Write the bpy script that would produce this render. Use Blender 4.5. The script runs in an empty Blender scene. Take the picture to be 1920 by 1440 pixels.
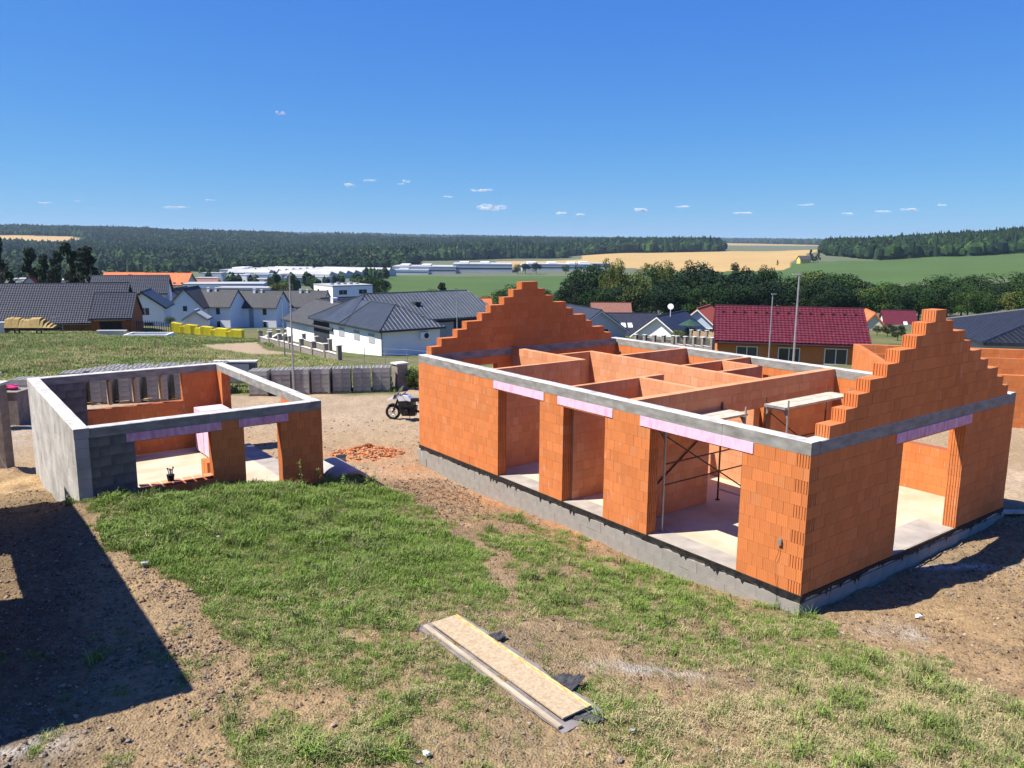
import bpy, math, random
import numpy as np
from mathutils import Vector, Matrix
random.seed(7); RNG = np.random.default_rng(7)
SC = bpy.context.scene
rad = math.radians
# ------------------------------------------------------------------ camera
F = 1497.77; CZ = 6.6; PITCH = rad(10.074); ROLL = rad(-0.401)
def cam_axes():
    fw = np.array([0, math.cos(PITCH), -math.sin(PITCH)]); rt = np.array([1.0, 0, 0]); dn = np.cross(fw, rt)
    c, s = math.cos(ROLL), math.sin(ROLL)
    return np.array([c*rt + s*dn, -s*rt + c*dn, fw])
RM = cam_axes(); CP = np.array([0, 0, CZ])
cd = bpy.data.cameras.new('camera'); cam = bpy.data.objects.new('camera', cd); SC.collection.objects.link(cam)
cd.sensor_width = 36; cd.lens = F/1920*36; cd.clip_start = 0.1; cd.clip_end = 60000
m = Matrix.Identity(4)
for i in range(3):
    m[i][0] = RM[0][i]; m[i][1] = -RM[1][i]; m[i][2] = -RM[2][i]; m[i][3] = CP[i]
cam.matrix_world = m; SC.camera = cam
# ------------------------------------------------------------------ house axes (all plots of the street are parallel)
TH = rad(37.0303); NX, NY = 5.513, 14.259
GX = np.array([math.cos(TH), math.sin(TH)]); LX = np.array([-math.sin(TH), math.cos(TH)])
def HW(g, l): return NX + GX[0]*g + LX[0]*l, NY + GX[1]*g + LX[1]*l
# ------------------------------------------------------------------ sun and sky
sd = LX*(-.426) + GX*.905; sd = sd/np.linalg.norm(sd)        # direction in which shadows fall
EL = rad(55)
SUN = Vector((-sd[0]*math.cos(EL), -sd[1]*math.cos(EL), math.sin(EL)))
ld = bpy.data.lights.new('sun', 'SUN'); ld.energy = 5; ld.angle = rad(.53); ld.color = (1, .95, .87)
lo = bpy.data.objects.new('sun', ld); SC.collection.objects.link(lo)
lo.rotation_euler = SUN.to_track_quat('Z', 'Y').to_euler(); lo.location = (-20, -5, 40)
W = bpy.data.worlds.new('World'); SC.world = W; W.use_nodes = True
wn, wl = W.node_tree.nodes, W.node_tree.links
sky = wn.new('ShaderNodeTexSky'); sky.sky_type = 'NISHITA'; sky.sun_disc = False
sky.sun_elevation = EL; sky.sun_rotation = math.atan2(SUN.x, SUN.y)
sky.altitude = 400; sky.air_density = 1.0; sky.dust_density = 0; sky.ozone_density = 8
bg = wn['Background']; bg.inputs[1].default_value = .06
# camera-like response of the phone: the Nishita colours pulled towards its saturated blue
sp = wn.new('ShaderNodeSeparateColor'); cbn = wn.new('ShaderNodeCombineColor'); wl.new(sky.outputs[0], sp.inputs[0])
for q, (gam, gain) in enumerate(((.955, .486), (.78, 1.08), (.25, 4.5))):
    pw = wn.new('ShaderNodeMath'); pw.operation = 'POWER'; pw.inputs[1].default_value = gam; wl.new(sp.outputs[q], pw.inputs[0])
    mu = wn.new('ShaderNodeMath'); mu.operation = 'MULTIPLY'; mu.inputs[1].default_value = gain; wl.new(pw.outputs[0], mu.inputs[0]); wl.new(mu.outputs[0], cbn.inputs[q])
wl.new(cbn.outputs[0], bg.inputs[0])
SC.view_settings.view_transform = 'Standard'; SC.view_settings.look = 'None'
SC.view_settings.exposure = 0.94; SC.view_settings.gamma = 1; SC.view_settings.use_curve_mapping = False
try:
    SC.cycles.use_denoising = True; SC.cycles.max_bounces = 6; SC.cycles.transparent_max_bounces = 8
    SC.cycles.diffuse_bounces = 3; SC.cycles.volume_bounces = 0
except Exception: pass
# ------------------------------------------------------------------ projection helpers (photo pixels <-> ground points, used at build time)
def ray(u, v): return RM.T @ np.array([(u-960)/F, (v-720)/F, 1])
def at(u, v, Y):
    d = ray(u, v); return CP + d*(Y/d[1])
def atx(u, Y):                       # x at depth Y seen in column u near the horizon
    return at(u, 560, Y)[0]
def pix(x, y, z):
    q0 = RM[0][0]*x + RM[0][1]*y + RM[0][2]*(z-CZ); q1 = RM[1][0]*x + RM[1][1]*y + RM[1][2]*(z-CZ); q2 = RM[2][0]*x + RM[2][1]*y + RM[2][2]*(z-CZ)
    q2 = np.where(np.abs(q2) < 1e-6, 1e-6, q2)
    return 960 + F*q0/q2, 720 + F*q1/q2, q2
# ------------------------------------------------------------------ noise
def _h(ix, iy, s):
    n = (ix.astype(np.int64)*374761393 + iy.astype(np.int64)*668265263 + s*1274126177) & 0x7fffffff
    n = (n ^ (n >> 13))*1274126177 & 0x7fffffff
    n = (n ^ (n >> 16)) & 0x7fffffff
    return n/float(0x7fffffff)
def vnoise(x, y, s=0):
    ix, iy = np.floor(x), np.floor(y); fx, fy = x-ix, y-iy
    fx = fx*fx*(3-2*fx); fy = fy*fy*(3-2*fy)
    a, b, c, d = _h(ix, iy, s), _h(ix+1, iy, s), _h(ix, iy+1, s), _h(ix+1, iy+1, s)
    return (a*(1-fx)+b*fx)*(1-fy) + (c*(1-fx)+d*fx)*fy
def fbm(x, y, o=4, s=0):
    t = 0; a = .5
    for k in range(o):
        t = t + a*vnoise(x*2**k + 17*k, y*2**k - 31*k, s+k); a *= .5
    return t/(1-.5**o)
def smooth(a, b, x):
    t = np.clip((x-a)/(b-a), 0, 1); return t*t*(3-2*t)
# ------------------------------------------------------------------ materials
MATS = {}
KA = .8
def mat(name, c1, c2=None, scale=3, rough=.85, bump=0, bscale=None, isl=0, objr=0, metal=0, coord='Object', detail=4, spec=.3, stretch=None, mix=(.35, .65)):
    if name in MATS: return MATS[name]
    kk = 1 if min(c1) > .7 else KA; c1 = tuple(q*kk for q in c1); c2 = tuple(q*kk for q in (c2 or c1)) if c2 else None
    m = bpy.data.materials.new(name); m.use_nodes = True; n, l = m.node_tree.nodes, m.node_tree.links
    b = n['Principled BSDF']; b.inputs['Roughness'].default_value = rough; b.inputs['Metallic'].default_value = metal
    b.inputs['Specular IOR Level'].default_value = spec
    tc = n.new('ShaderNodeTexCoord'); src = tc.outputs[coord]
    if stretch:
        mp = n.new('ShaderNodeMapping'); mp.inputs['Scale'].default_value = stretch; l.new(src, mp.inputs[0]); src = mp.outputs[0]
    nz = n.new('ShaderNodeTexNoise'); nz.inputs['Scale'].default_value = scale; nz.inputs['Detail'].default_value = detail; l.new(src, nz.inputs['Vector'])
    cr = n.new('ShaderNodeValToRGB'); cr.color_ramp.elements[0].position = mix[0]; cr.color_ramp.elements[1].position = mix[1]
    cr.color_ramp.elements[0].color = (*c1, 1); cr.color_ramp.elements[1].color = (*(c2 or c1), 1)
    l.new(nz.outputs[0], cr.inputs[0]); col = cr.outputs[0]
    if isl or objr:
        hs = n.new('ShaderNodeHueSaturation'); l.new(col, hs.inputs['Color'])
        ge = n.new('ShaderNodeNewGeometry'); oi = n.new('ShaderNodeObjectInfo')
        ad = n.new('ShaderNodeMath'); ad.operation = 'ADD'
        m1 = n.new('ShaderNodeMath'); m1.operation = 'MULTIPLY'; m1.inputs[1].default_value = isl; l.new(ge.outputs['Random Per Island'], m1.inputs[0])
        m2 = n.new('ShaderNodeMath'); m2.operation = 'MULTIPLY_ADD'; m2.inputs[1].default_value = objr; m2.inputs[2].default_value = 1-(isl+objr)/2; l.new(oi.outputs['Random'], m2.inputs[0])
        l.new(m1.outputs[0], ad.inputs[0]); l.new(m2.outputs[0], ad.inputs[1]); l.new(ad.outputs[0], hs.inputs['Value']); col = hs.outputs[0]
    l.new(col, b.inputs['Base Color'])
    if bump:
        nb = n.new('ShaderNodeTexNoise'); nb.inputs['Scale'].default_value = bscale or scale*4; nb.inputs['Detail'].default_value = 5; l.new(src, nb.inputs['Vector'])
        bp = n.new('ShaderNodeBump'); bp.inputs['Strength'].default_value = bump; bp.inputs['Distance'].default_value = .02
        l.new(nb.outputs[0], bp.inputs['Height']); l.new(bp.outputs[0], b.inputs['Normal'])
    MATS[name] = m; return m
def clay(name, base, dark, pale, groove=.5):
    """extruded clay block: fine vertical combing on the faces, block to block shade, pale mortar smears"""
    base, dark, pale = [tuple(q*KA for q in c) for c in (base, dark, pale)]
    m = bpy.data.materials.new(name); m.use_nodes = True; n, l = m.node_tree.nodes, m.node_tree.links
    b = n['Principled BSDF']; b.inputs['Roughness'].default_value = .9; b.inputs['Specular IOR Level'].default_value = .2
    tc = n.new('ShaderNodeTexCoord'); ge = n.new('ShaderNodeNewGeometry'); oi = n.new('ShaderNodeObjectInfo')
    sx = n.new('ShaderNodeSeparateXYZ'); l.new(tc.outputs['Object'], sx.inputs[0])
    ad = n.new('ShaderNodeMath'); ad.operation = 'ADD'; l.new(sx.outputs[0], ad.inputs[0]); l.new(sx.outputs[1], ad.inputs[1])
    ml = n.new('ShaderNodeMath'); ml.operation = 'MULTIPLY'; ml.inputs[1].default_value = 2*math.pi/.043; l.new(ad.outputs[0], ml.inputs[0])
    sn = n.new('ShaderNodeMath'); sn.operation = 'SINE'; l.new(ml.outputs[0], sn.inputs[0])
    rp = n.new('ShaderNodeMapRange'); rp.inputs[1].default_value = -1; rp.inputs[2].default_value = -.55; l.new(sn.outputs[0], rp.inputs[0])
    nz = n.new('ShaderNodeTexNoise'); nz.inputs['Scale'].default_value = 1.3; nz.inputs['Detail'].default_value = 6; l.new(tc.outputs['Object'], nz.inputs['Vector'])
    cr = n.new('ShaderNodeValToRGB'); cr.color_ramp.elements[0].position = .3; cr.color_ramp.elements[1].position = .7
    cr.color_ramp.elements[0].color = (*dark, 1); cr.color_ramp.elements[1].color = (*base, 1); l.new(nz.outputs[0], cr.inputs[0])
    # block to block
    rn = n.new('ShaderNodeMath'); rn.operation = 'ADD'; l.new(ge.outputs['Random Per Island'], rn.inputs[0]); l.new(oi.outputs['Random'], rn.inputs[1])
    fr = n.new('ShaderNodeMath'); fr.operation = 'FRACT'; l.new(rn.outputs[0], fr.inputs[0])
    r2 = n.new('ShaderNodeMapRange'); r2.inputs[3].default_value = .9; r2.inputs[4].default_value = 1.06; l.new(fr.outputs[0], r2.inputs[0])
    hs = n.new('ShaderNodeHueSaturation'); l.new(cr.outputs[0], hs.inputs['Color']); l.new(r2.outputs[0], hs.inputs['Value'])
    # some blocks paler
    r3 = n.new('ShaderNodeMapRange'); r3.inputs[1].default_value = .86; r3.inputs[2].default_value = .97; r3.inputs[4].default_value = .28
    f2 = n.new('ShaderNodeMath'); f2.operation = 'MULTIPLY'; f2.inputs[1].default_value = 7.31; l.new(fr.outputs[0], f2.inputs[0])
    f3 = n.new('ShaderNodeMath'); f3.operation = 'FRACT'; l.new(f2.outputs[0], f3.inputs[0]); l.new(f3.outputs[0], r3.inputs[0])
    mx = n.new('ShaderNodeMixRGB'); l.new(r3.outputs[0], mx.inputs[0]); l.new(hs.outputs[0], mx.inputs[1]); mx.inputs[2].default_value = (*pale, 1)
    # mortar smears, vertical
    mp = n.new('ShaderNodeMapping'); mp.inputs['Scale'].default_value = (9, 9, 2.2); l.new(tc.outputs['Object'], mp.inputs[0])
    n2 = n.new('ShaderNodeTexNoise'); n2.inputs['Scale'].default_value = 1; n2.inputs['Detail'].default_value = 4; l.new(mp.outputs[0], n2.inputs['Vector'])
    r4 = n.new('ShaderNodeMapRange'); r4.inputs[1].default_value = .62; r4.inputs[2].default_value = .74; r4.inputs[4].default_value = .5; l.new(n2.outputs[0], r4.inputs[0])
    m3 = n.new('ShaderNodeMixRGB'); l.new(r4.outputs[0], m3.inputs[0]); l.new(mx.outputs[0], m3.inputs[1]); m3.inputs[2].default_value = (.62, .42, .33, 1)
    # grooves darken slightly and give relief
    sg = n.new('ShaderNodeMapRange'); sg.inputs[3].default_value = 1-.45*groove; l.new(rp.outputs[0], sg.inputs[0])
    m4 = n.new('ShaderNodeMixRGB'); m4.blend_type = 'MULTIPLY'; m4.inputs[0].default_value = 1; l.new(m3.outputs[0], m4.inputs[1]); l.new(sg.outputs[0], m4.inputs[2])
    # perforated bed faces: rows of small dark cells seen on every upward face
    sn1 = n.new('ShaderNodeSeparateXYZ'); l.new(ge.outputs['Normal'], sn1.inputs[0]); up = n.new('ShaderNodeMath'); up.operation = 'GREATER_THAN'; up.inputs[1].default_value = .9; l.new(sn1.outputs[2], up.inputs[0])
    ck = n.new('ShaderNodeTexBrick'); ck.inputs['Scale'].default_value = 1; ck.inputs['Brick Width'].default_value = .05; ck.inputs['Row Height'].default_value = .028; ck.inputs['Mortar Size'].default_value = .0075
    ck.inputs['Color1'].default_value = (.16, .13, .12, 1); ck.inputs['Color2'].default_value = (.26, .22, .2, 1); ck.inputs['Mortar'].default_value = (1, 1, 1, 1); l.new(tc.outputs['Object'], ck.inputs['Vector'])
    upm = n.new('ShaderNodeMath'); upm.operation = 'MULTIPLY'; upm.inputs[1].default_value = .5 if name == 'orange_clay' else .12; l.new(up.outputs[0], upm.inputs[0])
    m5 = n.new('ShaderNodeMixRGB'); m5.blend_type = 'MULTIPLY'; l.new(upm.outputs[0], m5.inputs[0]); l.new(m4.outputs[0], m5.inputs[1]); l.new(ck.outputs[0], m5.inputs[2])
    l.new(m5.outputs[0], b.inputs['Base Color'])
    bp = n.new('ShaderNodeBump'); bp.inputs['Strength'].default_value = .5*groove; bp.inputs['Distance'].default_value = .004
    l.new(rp.outputs[0], bp.inputs['Height']); l.new(bp.outputs[0], b.inputs['Normal'])
    MATS[name] = m; return m
CLAY = clay('orange_clay', (.73, .245, .08), (.66, .205, .06), (.66, .3, .14))
CLAYP = clay('pale_clay', (.78, .37, .19), (.7, .28, .125), (.8, .46, .28), .35)
CORE = mat('clay_joint', (.42, .13, .05), (.32, .1, .04), 20)
CONT = mat('pale_top_concrete', (.38, .36, .33), (.64, .62, .585), 3.5, .9, .4, 40, detail=10, mix=(.3, .6))  # paler concrete for the upper faces of the beams
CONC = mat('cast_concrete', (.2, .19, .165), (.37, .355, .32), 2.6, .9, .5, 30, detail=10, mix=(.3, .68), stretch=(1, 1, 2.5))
BLKSH = mat('shaded_concrete_block', (.11, .105, .1), (.19, .18, .17), 3, .95, .4, 60, isl=.3, objr=.3)  # same grey blocks as the side wall, with deep shade put into the colour
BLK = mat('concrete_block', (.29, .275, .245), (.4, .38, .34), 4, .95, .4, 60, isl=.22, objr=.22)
BLKW = mat('washed_block', (.34, .325, .295), (.52, .5, .465), 1.2, .95, .3, 40, isl=.1, objr=.1, detail=7)
BLKP = mat('plinth_concrete', (.3, .275, .24), (.42, .39, .345), 1.5, .95, .35, 40, isl=.08, objr=.08, detail=8)
BLKJ = mat('block_joint', (.16, .155, .15), (.2, .19, .18), 20)
PINK = mat('pink_insulation', (.7, .36, .52), (.86, .56, .68), 7, .7, .3, 30, stretch=(1, 1, .35), mix=(.25, .5))
PINKS = mat('pink_scraped', (.62, .27, .42), (.86, .5, .64), 9, .7, .2, 30, stretch=(1, 1, .25))
BIT = mat('bitumen', (.012, .012, .013), (.035, .033, .03), 6, .6, .6, 30)
SCREED = mat('floor_screed', (.5, .38, .25), (.66, .55, .4), .9, .85, .15, 30, detail=9, mix=(.3, .62))
SCREEDG = mat('grey_screed', (.33, .29, .25), (.46, .41, .34), 2, .9, .15, 30, detail=8)
WOOD = mat('raw_timber', (.42, .27, .13), (.6, .43, .25), 5, .8, .2, 40, stretch=(1, 1, 6), objr=.2)
PLANK = mat('scaffold_plank', (.46, .39, .29), (.64, .57, .46), 6, .85, .2, 40, objr=.15)
DMEM = mat('dark_membrane', (.04, .04, .042), (.075, .073, .075), 9, .6)
OSB = mat('osb', (.4, .285, .16), (.56, .45, .3), 22, .85, .25, 90, detail=6, mix=(.3, .7))
GALV = mat('galvanised_steel', (.42, .43, .43), (.55, .56, .56), 3, .45, 0, metal=.6)
RUST = mat('rusty_steel', (.08, .045, .03), (.16, .09, .06), 6, .7, .2, metal=.3)
DARKM = mat('black_steel', (.02, .02, .022), None, 3, .5)
WHITE = mat('white_render', (.78, .77, .74), (.83, .82, .8), .6, .9, 0)
LILAC = mat('pale_grey_render', (.58, .58, .62), (.64, .64, .67), .6, .9)
CREAM = mat('cream_render', (.72, .66, .5), (.78, .72, .56), .6, .9)
BLUEW = mat('light_blue_render', (.52, .6, .7), (.57, .65, .74), .6, .9)
TAN = mat('tan_render', (.24, .17, .09), (.3, .22, .12), 1, .9)
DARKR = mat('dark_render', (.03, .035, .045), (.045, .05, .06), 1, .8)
GLASS = mat('window_glass', (.02, .025, .03), (.05, .06, .07), .4, .12, spec=.6)
SHUT = mat('grey_shutter', (.38, .39, .4), (.44, .45, .46), .5, .7)
FRAME = mat('white_frame', (.8, .8, .8), None, 1, .5)
RDARK = mat('dark_tiles', (.022, .025, .038), (.04, .044, .06), 3, .5, objr=0, spec=.4)
RSLATE = mat('anthracite_roofing', (.05, .05, .052), (.07, .07, .072), 2, .75)
RBURG = mat('burgundy_tiles', (.11, .016, .022), (.16, .026, .034), 3, .4, spec=.5)
RRED = mat('red_tiles', (.4, .07, .035), (.52, .11, .05), 3, .7)
RORG = mat('orange_tiles', (.62, .15, .05), (.72, .2, .07), 1, .8)
RBROWN = mat('brown_tiles', (.24, .1, .075), (.3, .14, .1), 3, .8)
RMETAL = mat('grey_sheet_metal', (.06, .072, .085), (.085, .098, .115), 1, .4, metal=.35, spec=.5)
YEL = mat('yellow_wrap', (.78, .62, .02), (.85, .72, .05), 2, .6, objr=.15)
TRIM = mat('stone_cap', (.62, .6, .56), (.7, .68, .64), 3, .9)
PLINTHB = mat('fence_block', (.24, .2, .165), (.33, .285, .235), 5, .95, .4, 60, objr=.15)
TARP = mat('ochre_tarpaulin', (.36, .24, .07), (.46, .32, .11), 3, .7)
BLACKP = mat('black_plastic', (.012, .012, .013), (.03, .03, .032), 5, .4)
MWHITE = mat('motorcycle_white', (.75, .76, .78), None, 1, .3)
RUBBER = mat('rubber', (.012, .012, .012), None, 1, .8)
BARK = mat('bark', (.09, .065, .045), (.16, .12, .09), 8, .95)
MAGENTA = mat('magenta_cloth', (.5, .02, .12), (.6, .04, .2), 4, .8)
MEMB = mat('grey_membrane', (.19, .165, .155), (.27, .24, .225), 6, .9, .2, 60)
ROOFLT = mat('light_flat_roof', (.36, .36, .37), (.5, .5, .49), .05, .8)
HALLG = mat('hall_cladding', (.5, .52, .55), (.62, .63, .65), .02, .7)
GREENW = mat('dark_green_render', (.02, .06, .04), (.03, .08, .05), 1, .8)
# ------------------------------------------------------------------ mesh builder
class MB:
    def __init__(s): s.v = []; s.f = []; s.m = []
    def quad(s, a, b, c, d, mi=0):
        n = len(s.v); s.v += [a, b, c, d]; s.f.append((n, n+1, n+2, n+3)); s.m.append(mi)
    def box(s, x0, x1, y0, y1, z0, z1, mi=0):
        n = len(s.v); s.v += [(x0, y0, z0), (x1, y0, z0), (x1, y1, z0), (x0, y1, z0), (x0, y0, z1), (x1, y0, z1), (x1, y1, z1), (x0, y1, z1)]
        s.f += [(n, n+3, n+2, n+1), (n+4, n+5, n+6, n+7), (n, n+1, n+5, n+4), (n+1, n+2, n+6, n+5), (n+2, n+3, n+7, n+6), (n+3, n, n+4, n+7)]; s.m += [mi]*6
    def prism(s, poly, z0, z1, mi=0, axis='z'):
        """poly CCW in plan, extruded along z; axis 'x'/'y' extrude along that axis with poly=(other, z)"""
        n = len(s.v); k = len(poly)
        def P(p, h): return (p[0], p[1], h) if axis == 'z' else ((h, p[0], p[1]) if axis == 'x' else (p[0], h, p[1]))
        s.v += [P(p, z0) for p in poly] + [P(p, z1) for p in poly]
        s.f += [tuple(range(n, n+k))[::-1], tuple(range(n+k, n+2*k))]; s.m += [mi, mi]
        for i in range(k):
            j = (i+1) % k; s.f.append((n+i, n+j, n+k+j, n+k+i)); s.m.append(mi)
    def tube(s, p0, p1, r0, r1=None, k=8, mi=0):
        p0, p1 = Vector(p0), Vector(p1); r1 = r0 if r1 is None else r1; d = (p1-p0)
        q = d.to_track_quat('Z', 'Y'); n = len(s.v)
        for p, r in ((p0, r0), (p1, r1)):
            for i in range(k):
                a = 2*math.pi*i/k; s.v.append(tuple(p + q @ Vector((math.cos(a)*r, math.sin(a)*r, 0))))
        for i in range(k):
            j = (i+1) % k; s.f.append((n+i, n+j, n+k+j, n+k+i)); s.m.append(mi)
        s.f += [tuple(range(n, n+k))[::-1], tuple(range(n+k, n+2*k))]; s.m += [mi, mi]
    def ring(s, c, R, r, axis='x', k=20, kk=8, mi=0):
        n = len(s.v)
        for i in range(k):
            a = 2*math.pi*i/k
            for j in range(kk):
                b = 2*math.pi*j/kk; rr = R + r*math.cos(b); h = r*math.sin(b)
                p = (h, rr*math.cos(a), rr*math.sin(a)) if axis == 'x' else (rr*math.cos(a), h, rr*math.sin(a))
                s.v.append((c[0]+p[0], c[1]+p[1], c[2]+p[2]))
        for i in range(k):
            for j in range(kk):
                i2, j2 = (i+1) % k, (j+1) % kk
                s.f.append((n+i*kk+j, n+i2*kk+j, n+i2*kk+j2, n+i*kk+j2)); s.m.append(mi)
    def blob(s, c, r, k=8, jit=.15, mi=0):
        n = len(s.v); rows = max(3, k//2)
        for i in range(rows+1):
            ph = math.pi*i/rows
            for j in range(k):
                t = 2*math.pi*j/k; q = 1 + random.uniform(-jit, jit)
                s.v.append((c[0]+r[0]*q*math.sin(ph)*math.cos(t), c[1]+r[1]*q*math.sin(ph)*math.sin(t), c[2]+r[2]*q*math.cos(ph)))
        for i in range(rows):
            for j in range(k):
                j2 = (j+1) % k; s.f.append((n+i*k+j, n+(i+1)*k+j, n+(i+1)*k+j2, n+i*k+j2)); s.m.append(mi)
    def mesh(s, name, mats):
        me = bpy.data.meshes.new(name); me.from_pydata(s.v, [], s.f)
        for mt in (mats if isinstance(mats, (list, tuple)) else [mats]): me.materials.append(mt)
        if any(s.m): me.polygons.foreach_set('material_index', s.m)
        me.update(); return me
    def build(s, name, mats, parent=None, **k):
        o = bpy.data.objects.new(name, s.mesh(name, mats)); SC.collection.objects.link(o); o.parent = parent
        for a, b in k.items(): o[a] = b
        return o
def thing(name, label, cat, loc=(0, 0, 0), rz=0, group=None):
    o = bpy.data.objects.new(name, None); SC.collection.objects.link(o); o.empty_display_size = .3
    o.location = loc; o.rotation_euler = (0, 0, rz); o['label'] = label; o['category'] = cat
    if group: o['group'] = group
    return o
def inst(name, me, parent, loc=(0, 0, 0), rot=(0, 0, 0), scale=None, **k):
    o = bpy.data.objects.new(name, me); SC.collection.objects.link(o); o.parent = parent; o.location = loc; o.rotation_euler = rot
    if scale: o.scale = scale
    for a, b in k.items(): o[a] = b
    return o
def copy_tree(o, parent=None):
    c = o.copy(); SC.collection.objects.link(c); c.parent = parent
    for ch in o.children: copy_tree(ch, c)
    return c
# ------------------------------------------------------------------ ground height
PTS = []
def gp(g, l, z): x, y = HW(g, l); PTS.append((x, y, z))
for l, z in ((14.2, -.6), (12.5, -.72), (10.7, -.78), (8.15, -.66), (6, -.62), (4.2, -.68), (2.6, -.58), (1.2, -.44), (0, -.36)): gp(-.15, l, z)
for g, z in ((2, -.45), (4, -.41), (6.6, -.36), (8.9, -.26), (11, -.3), (14, -.4)): gp(g, -.15, z)
for g, z in ((2, -.5), (5, -.45), (8, -.35), (11, -.3)): gp(g, -2, z+.04)
for g, z in ((0, -.75), (4, -.8), (9, -.7)): gp(g, 15, z)
for l, z in ((4, -.6), (9, -.7), (14, -.8)): gp(9.6, l, z)
for g, l in ((2, 3), (6, 3), (2, 8), (6, 8), (3, 12), (6, 12)): gp(g, l, -.9)
OGX, OGY = -10.27, 18.22; GWD, GLN, GTOP, GFL = 6.171, 8.803, 2.2, -.78
def GW_(g, l): return OGX + GX[0]*g + LX[0]*l, OGY + GX[1]*g + LX[1]*l
def gg(g, l, z): x, y = GW_(g, l); PTS.append((x, y, z))
for g, z in ((-.1, .5), (.6, .5), (1.8, .38), (3.1, .26), (3.8, .18), (5, .02), (6.1, -.16)): gg(g, -.25, z)
for g, l, z in ((-.2, 9.2, -1.12), (-.2, 7.3, -1.0), (-.2, 5, -.7), (-.2, 2.9, -.3), (-.15, 1, .2), (-1.5, 5, -.75), (-1.5, 8, -1.05), (7, 2, -.6), (6.6, 5, -.85), (7, 9, -.95), (3, 9.6, -1.05), (1, 4, -1.1), (4, 4, -1.1), (1, 7, -1.1), (4, 7, -1.1), (2, 2, -1.0), (4.5, 2, -1.0)): gg(g, l, z)
for p in ((-4.97, 33.1, -.95), (-3.6, 33.1, -.95), (-5.54, 25.2, -.72), (-5.05, 27.2, -.8), (-5.6, 24.6, -.66), (-6.4, 41.2, -1), (-12.9, 39.2, -1), (-20.8, 36.3, -1), (-16, 38.4, -1),
          (-23, 37.2, -1), (-16.2, 25.2, -.75), (-4.7, 22, -.25), (-15.2, 24.5, -.85), (-20, 30, -.95), (-10, 34, -1), (-.9, 12.6, .3), (1.1, 9.9, .3), (-1.3, 12.3, .3), (.7, 9.6, .3),
          (-6.2, 8.7, .42), (0, 8.7, .32), (6.3, 8.8, .15), (9.6, 14, -.25), (8, 11, -.05), (4.2, 12.2, -.15), (3, 15, -.3), (1, 17.5, -.4), (-2, 20.5, -.4), (-1, 16, 0), (-4, 17.5, .12), (-4, 14, .3),
          (-7, 12.4, .38), (-8.5, 14.5, .34), (-9.5, 17, .3), (-11, 17.5, .2), (-13, 20, -.3), (-14, 22.5, -.7), (-7, 17, .4), (-7, 19, .33), (0, 4, .45), (0, 1, .5), (-8, 3, .5), (8, 4, .3), (15, 8, .1), (18, 18, -.3), (25, 30, -.8), (20, 42, -1.2),
          (0, 45, -1.25), (-28, 45, -1.2), (10, 36, -1), (-25, 20, -.5), (-20, 10, .2), (-30, 32, -1), (-35, 15, 0), (30, 15, 0), (35, 40, -1.2), (0, -20, .8), (-30, -10, .8), (30, -10, .8), (16, 30, -.7)): PTS.append(p)
PTS = np.array(PTS); _n = len(PTS)
_D = np.sqrt(((PTS[:, None, :2]-PTS[None, :, :2])**2).sum(2))
_A = np.zeros((_n+1, _n+1)); _A[:_n, :_n] = -_D - .03*np.eye(_n); _A[:_n, _n] = 1; _A[_n, :_n] = 1
_wt = np.linalg.solve(_A, np.append(PTS[:, 2], 0))
def rbf(x, y):
    out = np.full(x.shape, _wt[_n])
    for i in range(_n): out -= _wt[i]*np.sqrt((x-PTS[i, 0])**2 + (y-PTS[i, 1])**2)
    return out
TX = np.array([-500, 0, 250, 450, 650, 800, 1000, 1200, 1400, 1600, 1800, 1950, 2500.])
TY = {45: [722]*13, 60: [674, 674, 674, 678, 685, 688, 690, 690, 690, 690, 690, 690, 690],
 85: [632, 632, 634, 645, 667, 668, 668, 665, 665, 663, 662, 660, 660], 120: [608, 610, 612, 623, 638, 640, 640, 637, 634, 632, 630, 630, 630],
 180: [603, 604, 604, 612, 612, 612, 616, 616, 614, 610, 606, 604, 600], 260: [582, 583, 584, 587, 589, 590, 594, 596, 597, 595, 592, 590, 585],
 350: [561, 561, 562, 563, 566, 570, 573, 577, 578, 576, 572, 568, 560], 500: [541, 541, 542, 543, 546, 553, 557, 560, 556, 548, 538, 530, 520],
 700: [525, 526, 527, 527, 530, 535, 537, 538, 532, 522, 510, 503, 500], 1000: [512, 513, 514, 514, 515, 516, 515, 512, 505, 496, 489, 484, 480],
 1400: [501, 502, 503, 503, 502, 499, 495, 489, 481, 474, 462, 452, 445], 2000: [484, 484, 482, 484, 487, 484, 481, 472, 470, 466, 462, 457, 452],
 2500: [458, 458, 460, 466, 471, 474, 472, 467, 467, 465, 463, 462, 460], 3000: [437, 439, 445, 453, 460, 463, 464, 462, 464, 463, 463, 463, 462],
 3500: [433, 434, 438, 445, 453, 458, 459, 459, 461, 462, 463, 463, 463], 4500: [432, 433, 435, 440, 446, 452, 455, 457, 458, 460, 461, 462, 463],
 6500: [438, 439, 440, 441, 444, 448, 452, 454, 456, 458, 460, 461, 462], 9500: [441, 442, 443, 444, 445, 447, 449, 451, 452, 454, 456, 457, 458], 16000: [446, 447, 448, 449, 450, 451, 453, 454, 456, 457, 459, 460, 461]}
TD = np.array(sorted(TY)); TZ = np.array([[at(TX[j], TY[d][j], d)[2] for j in range(13)] for d in TD])
LTD = np.log(TD)
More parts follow.
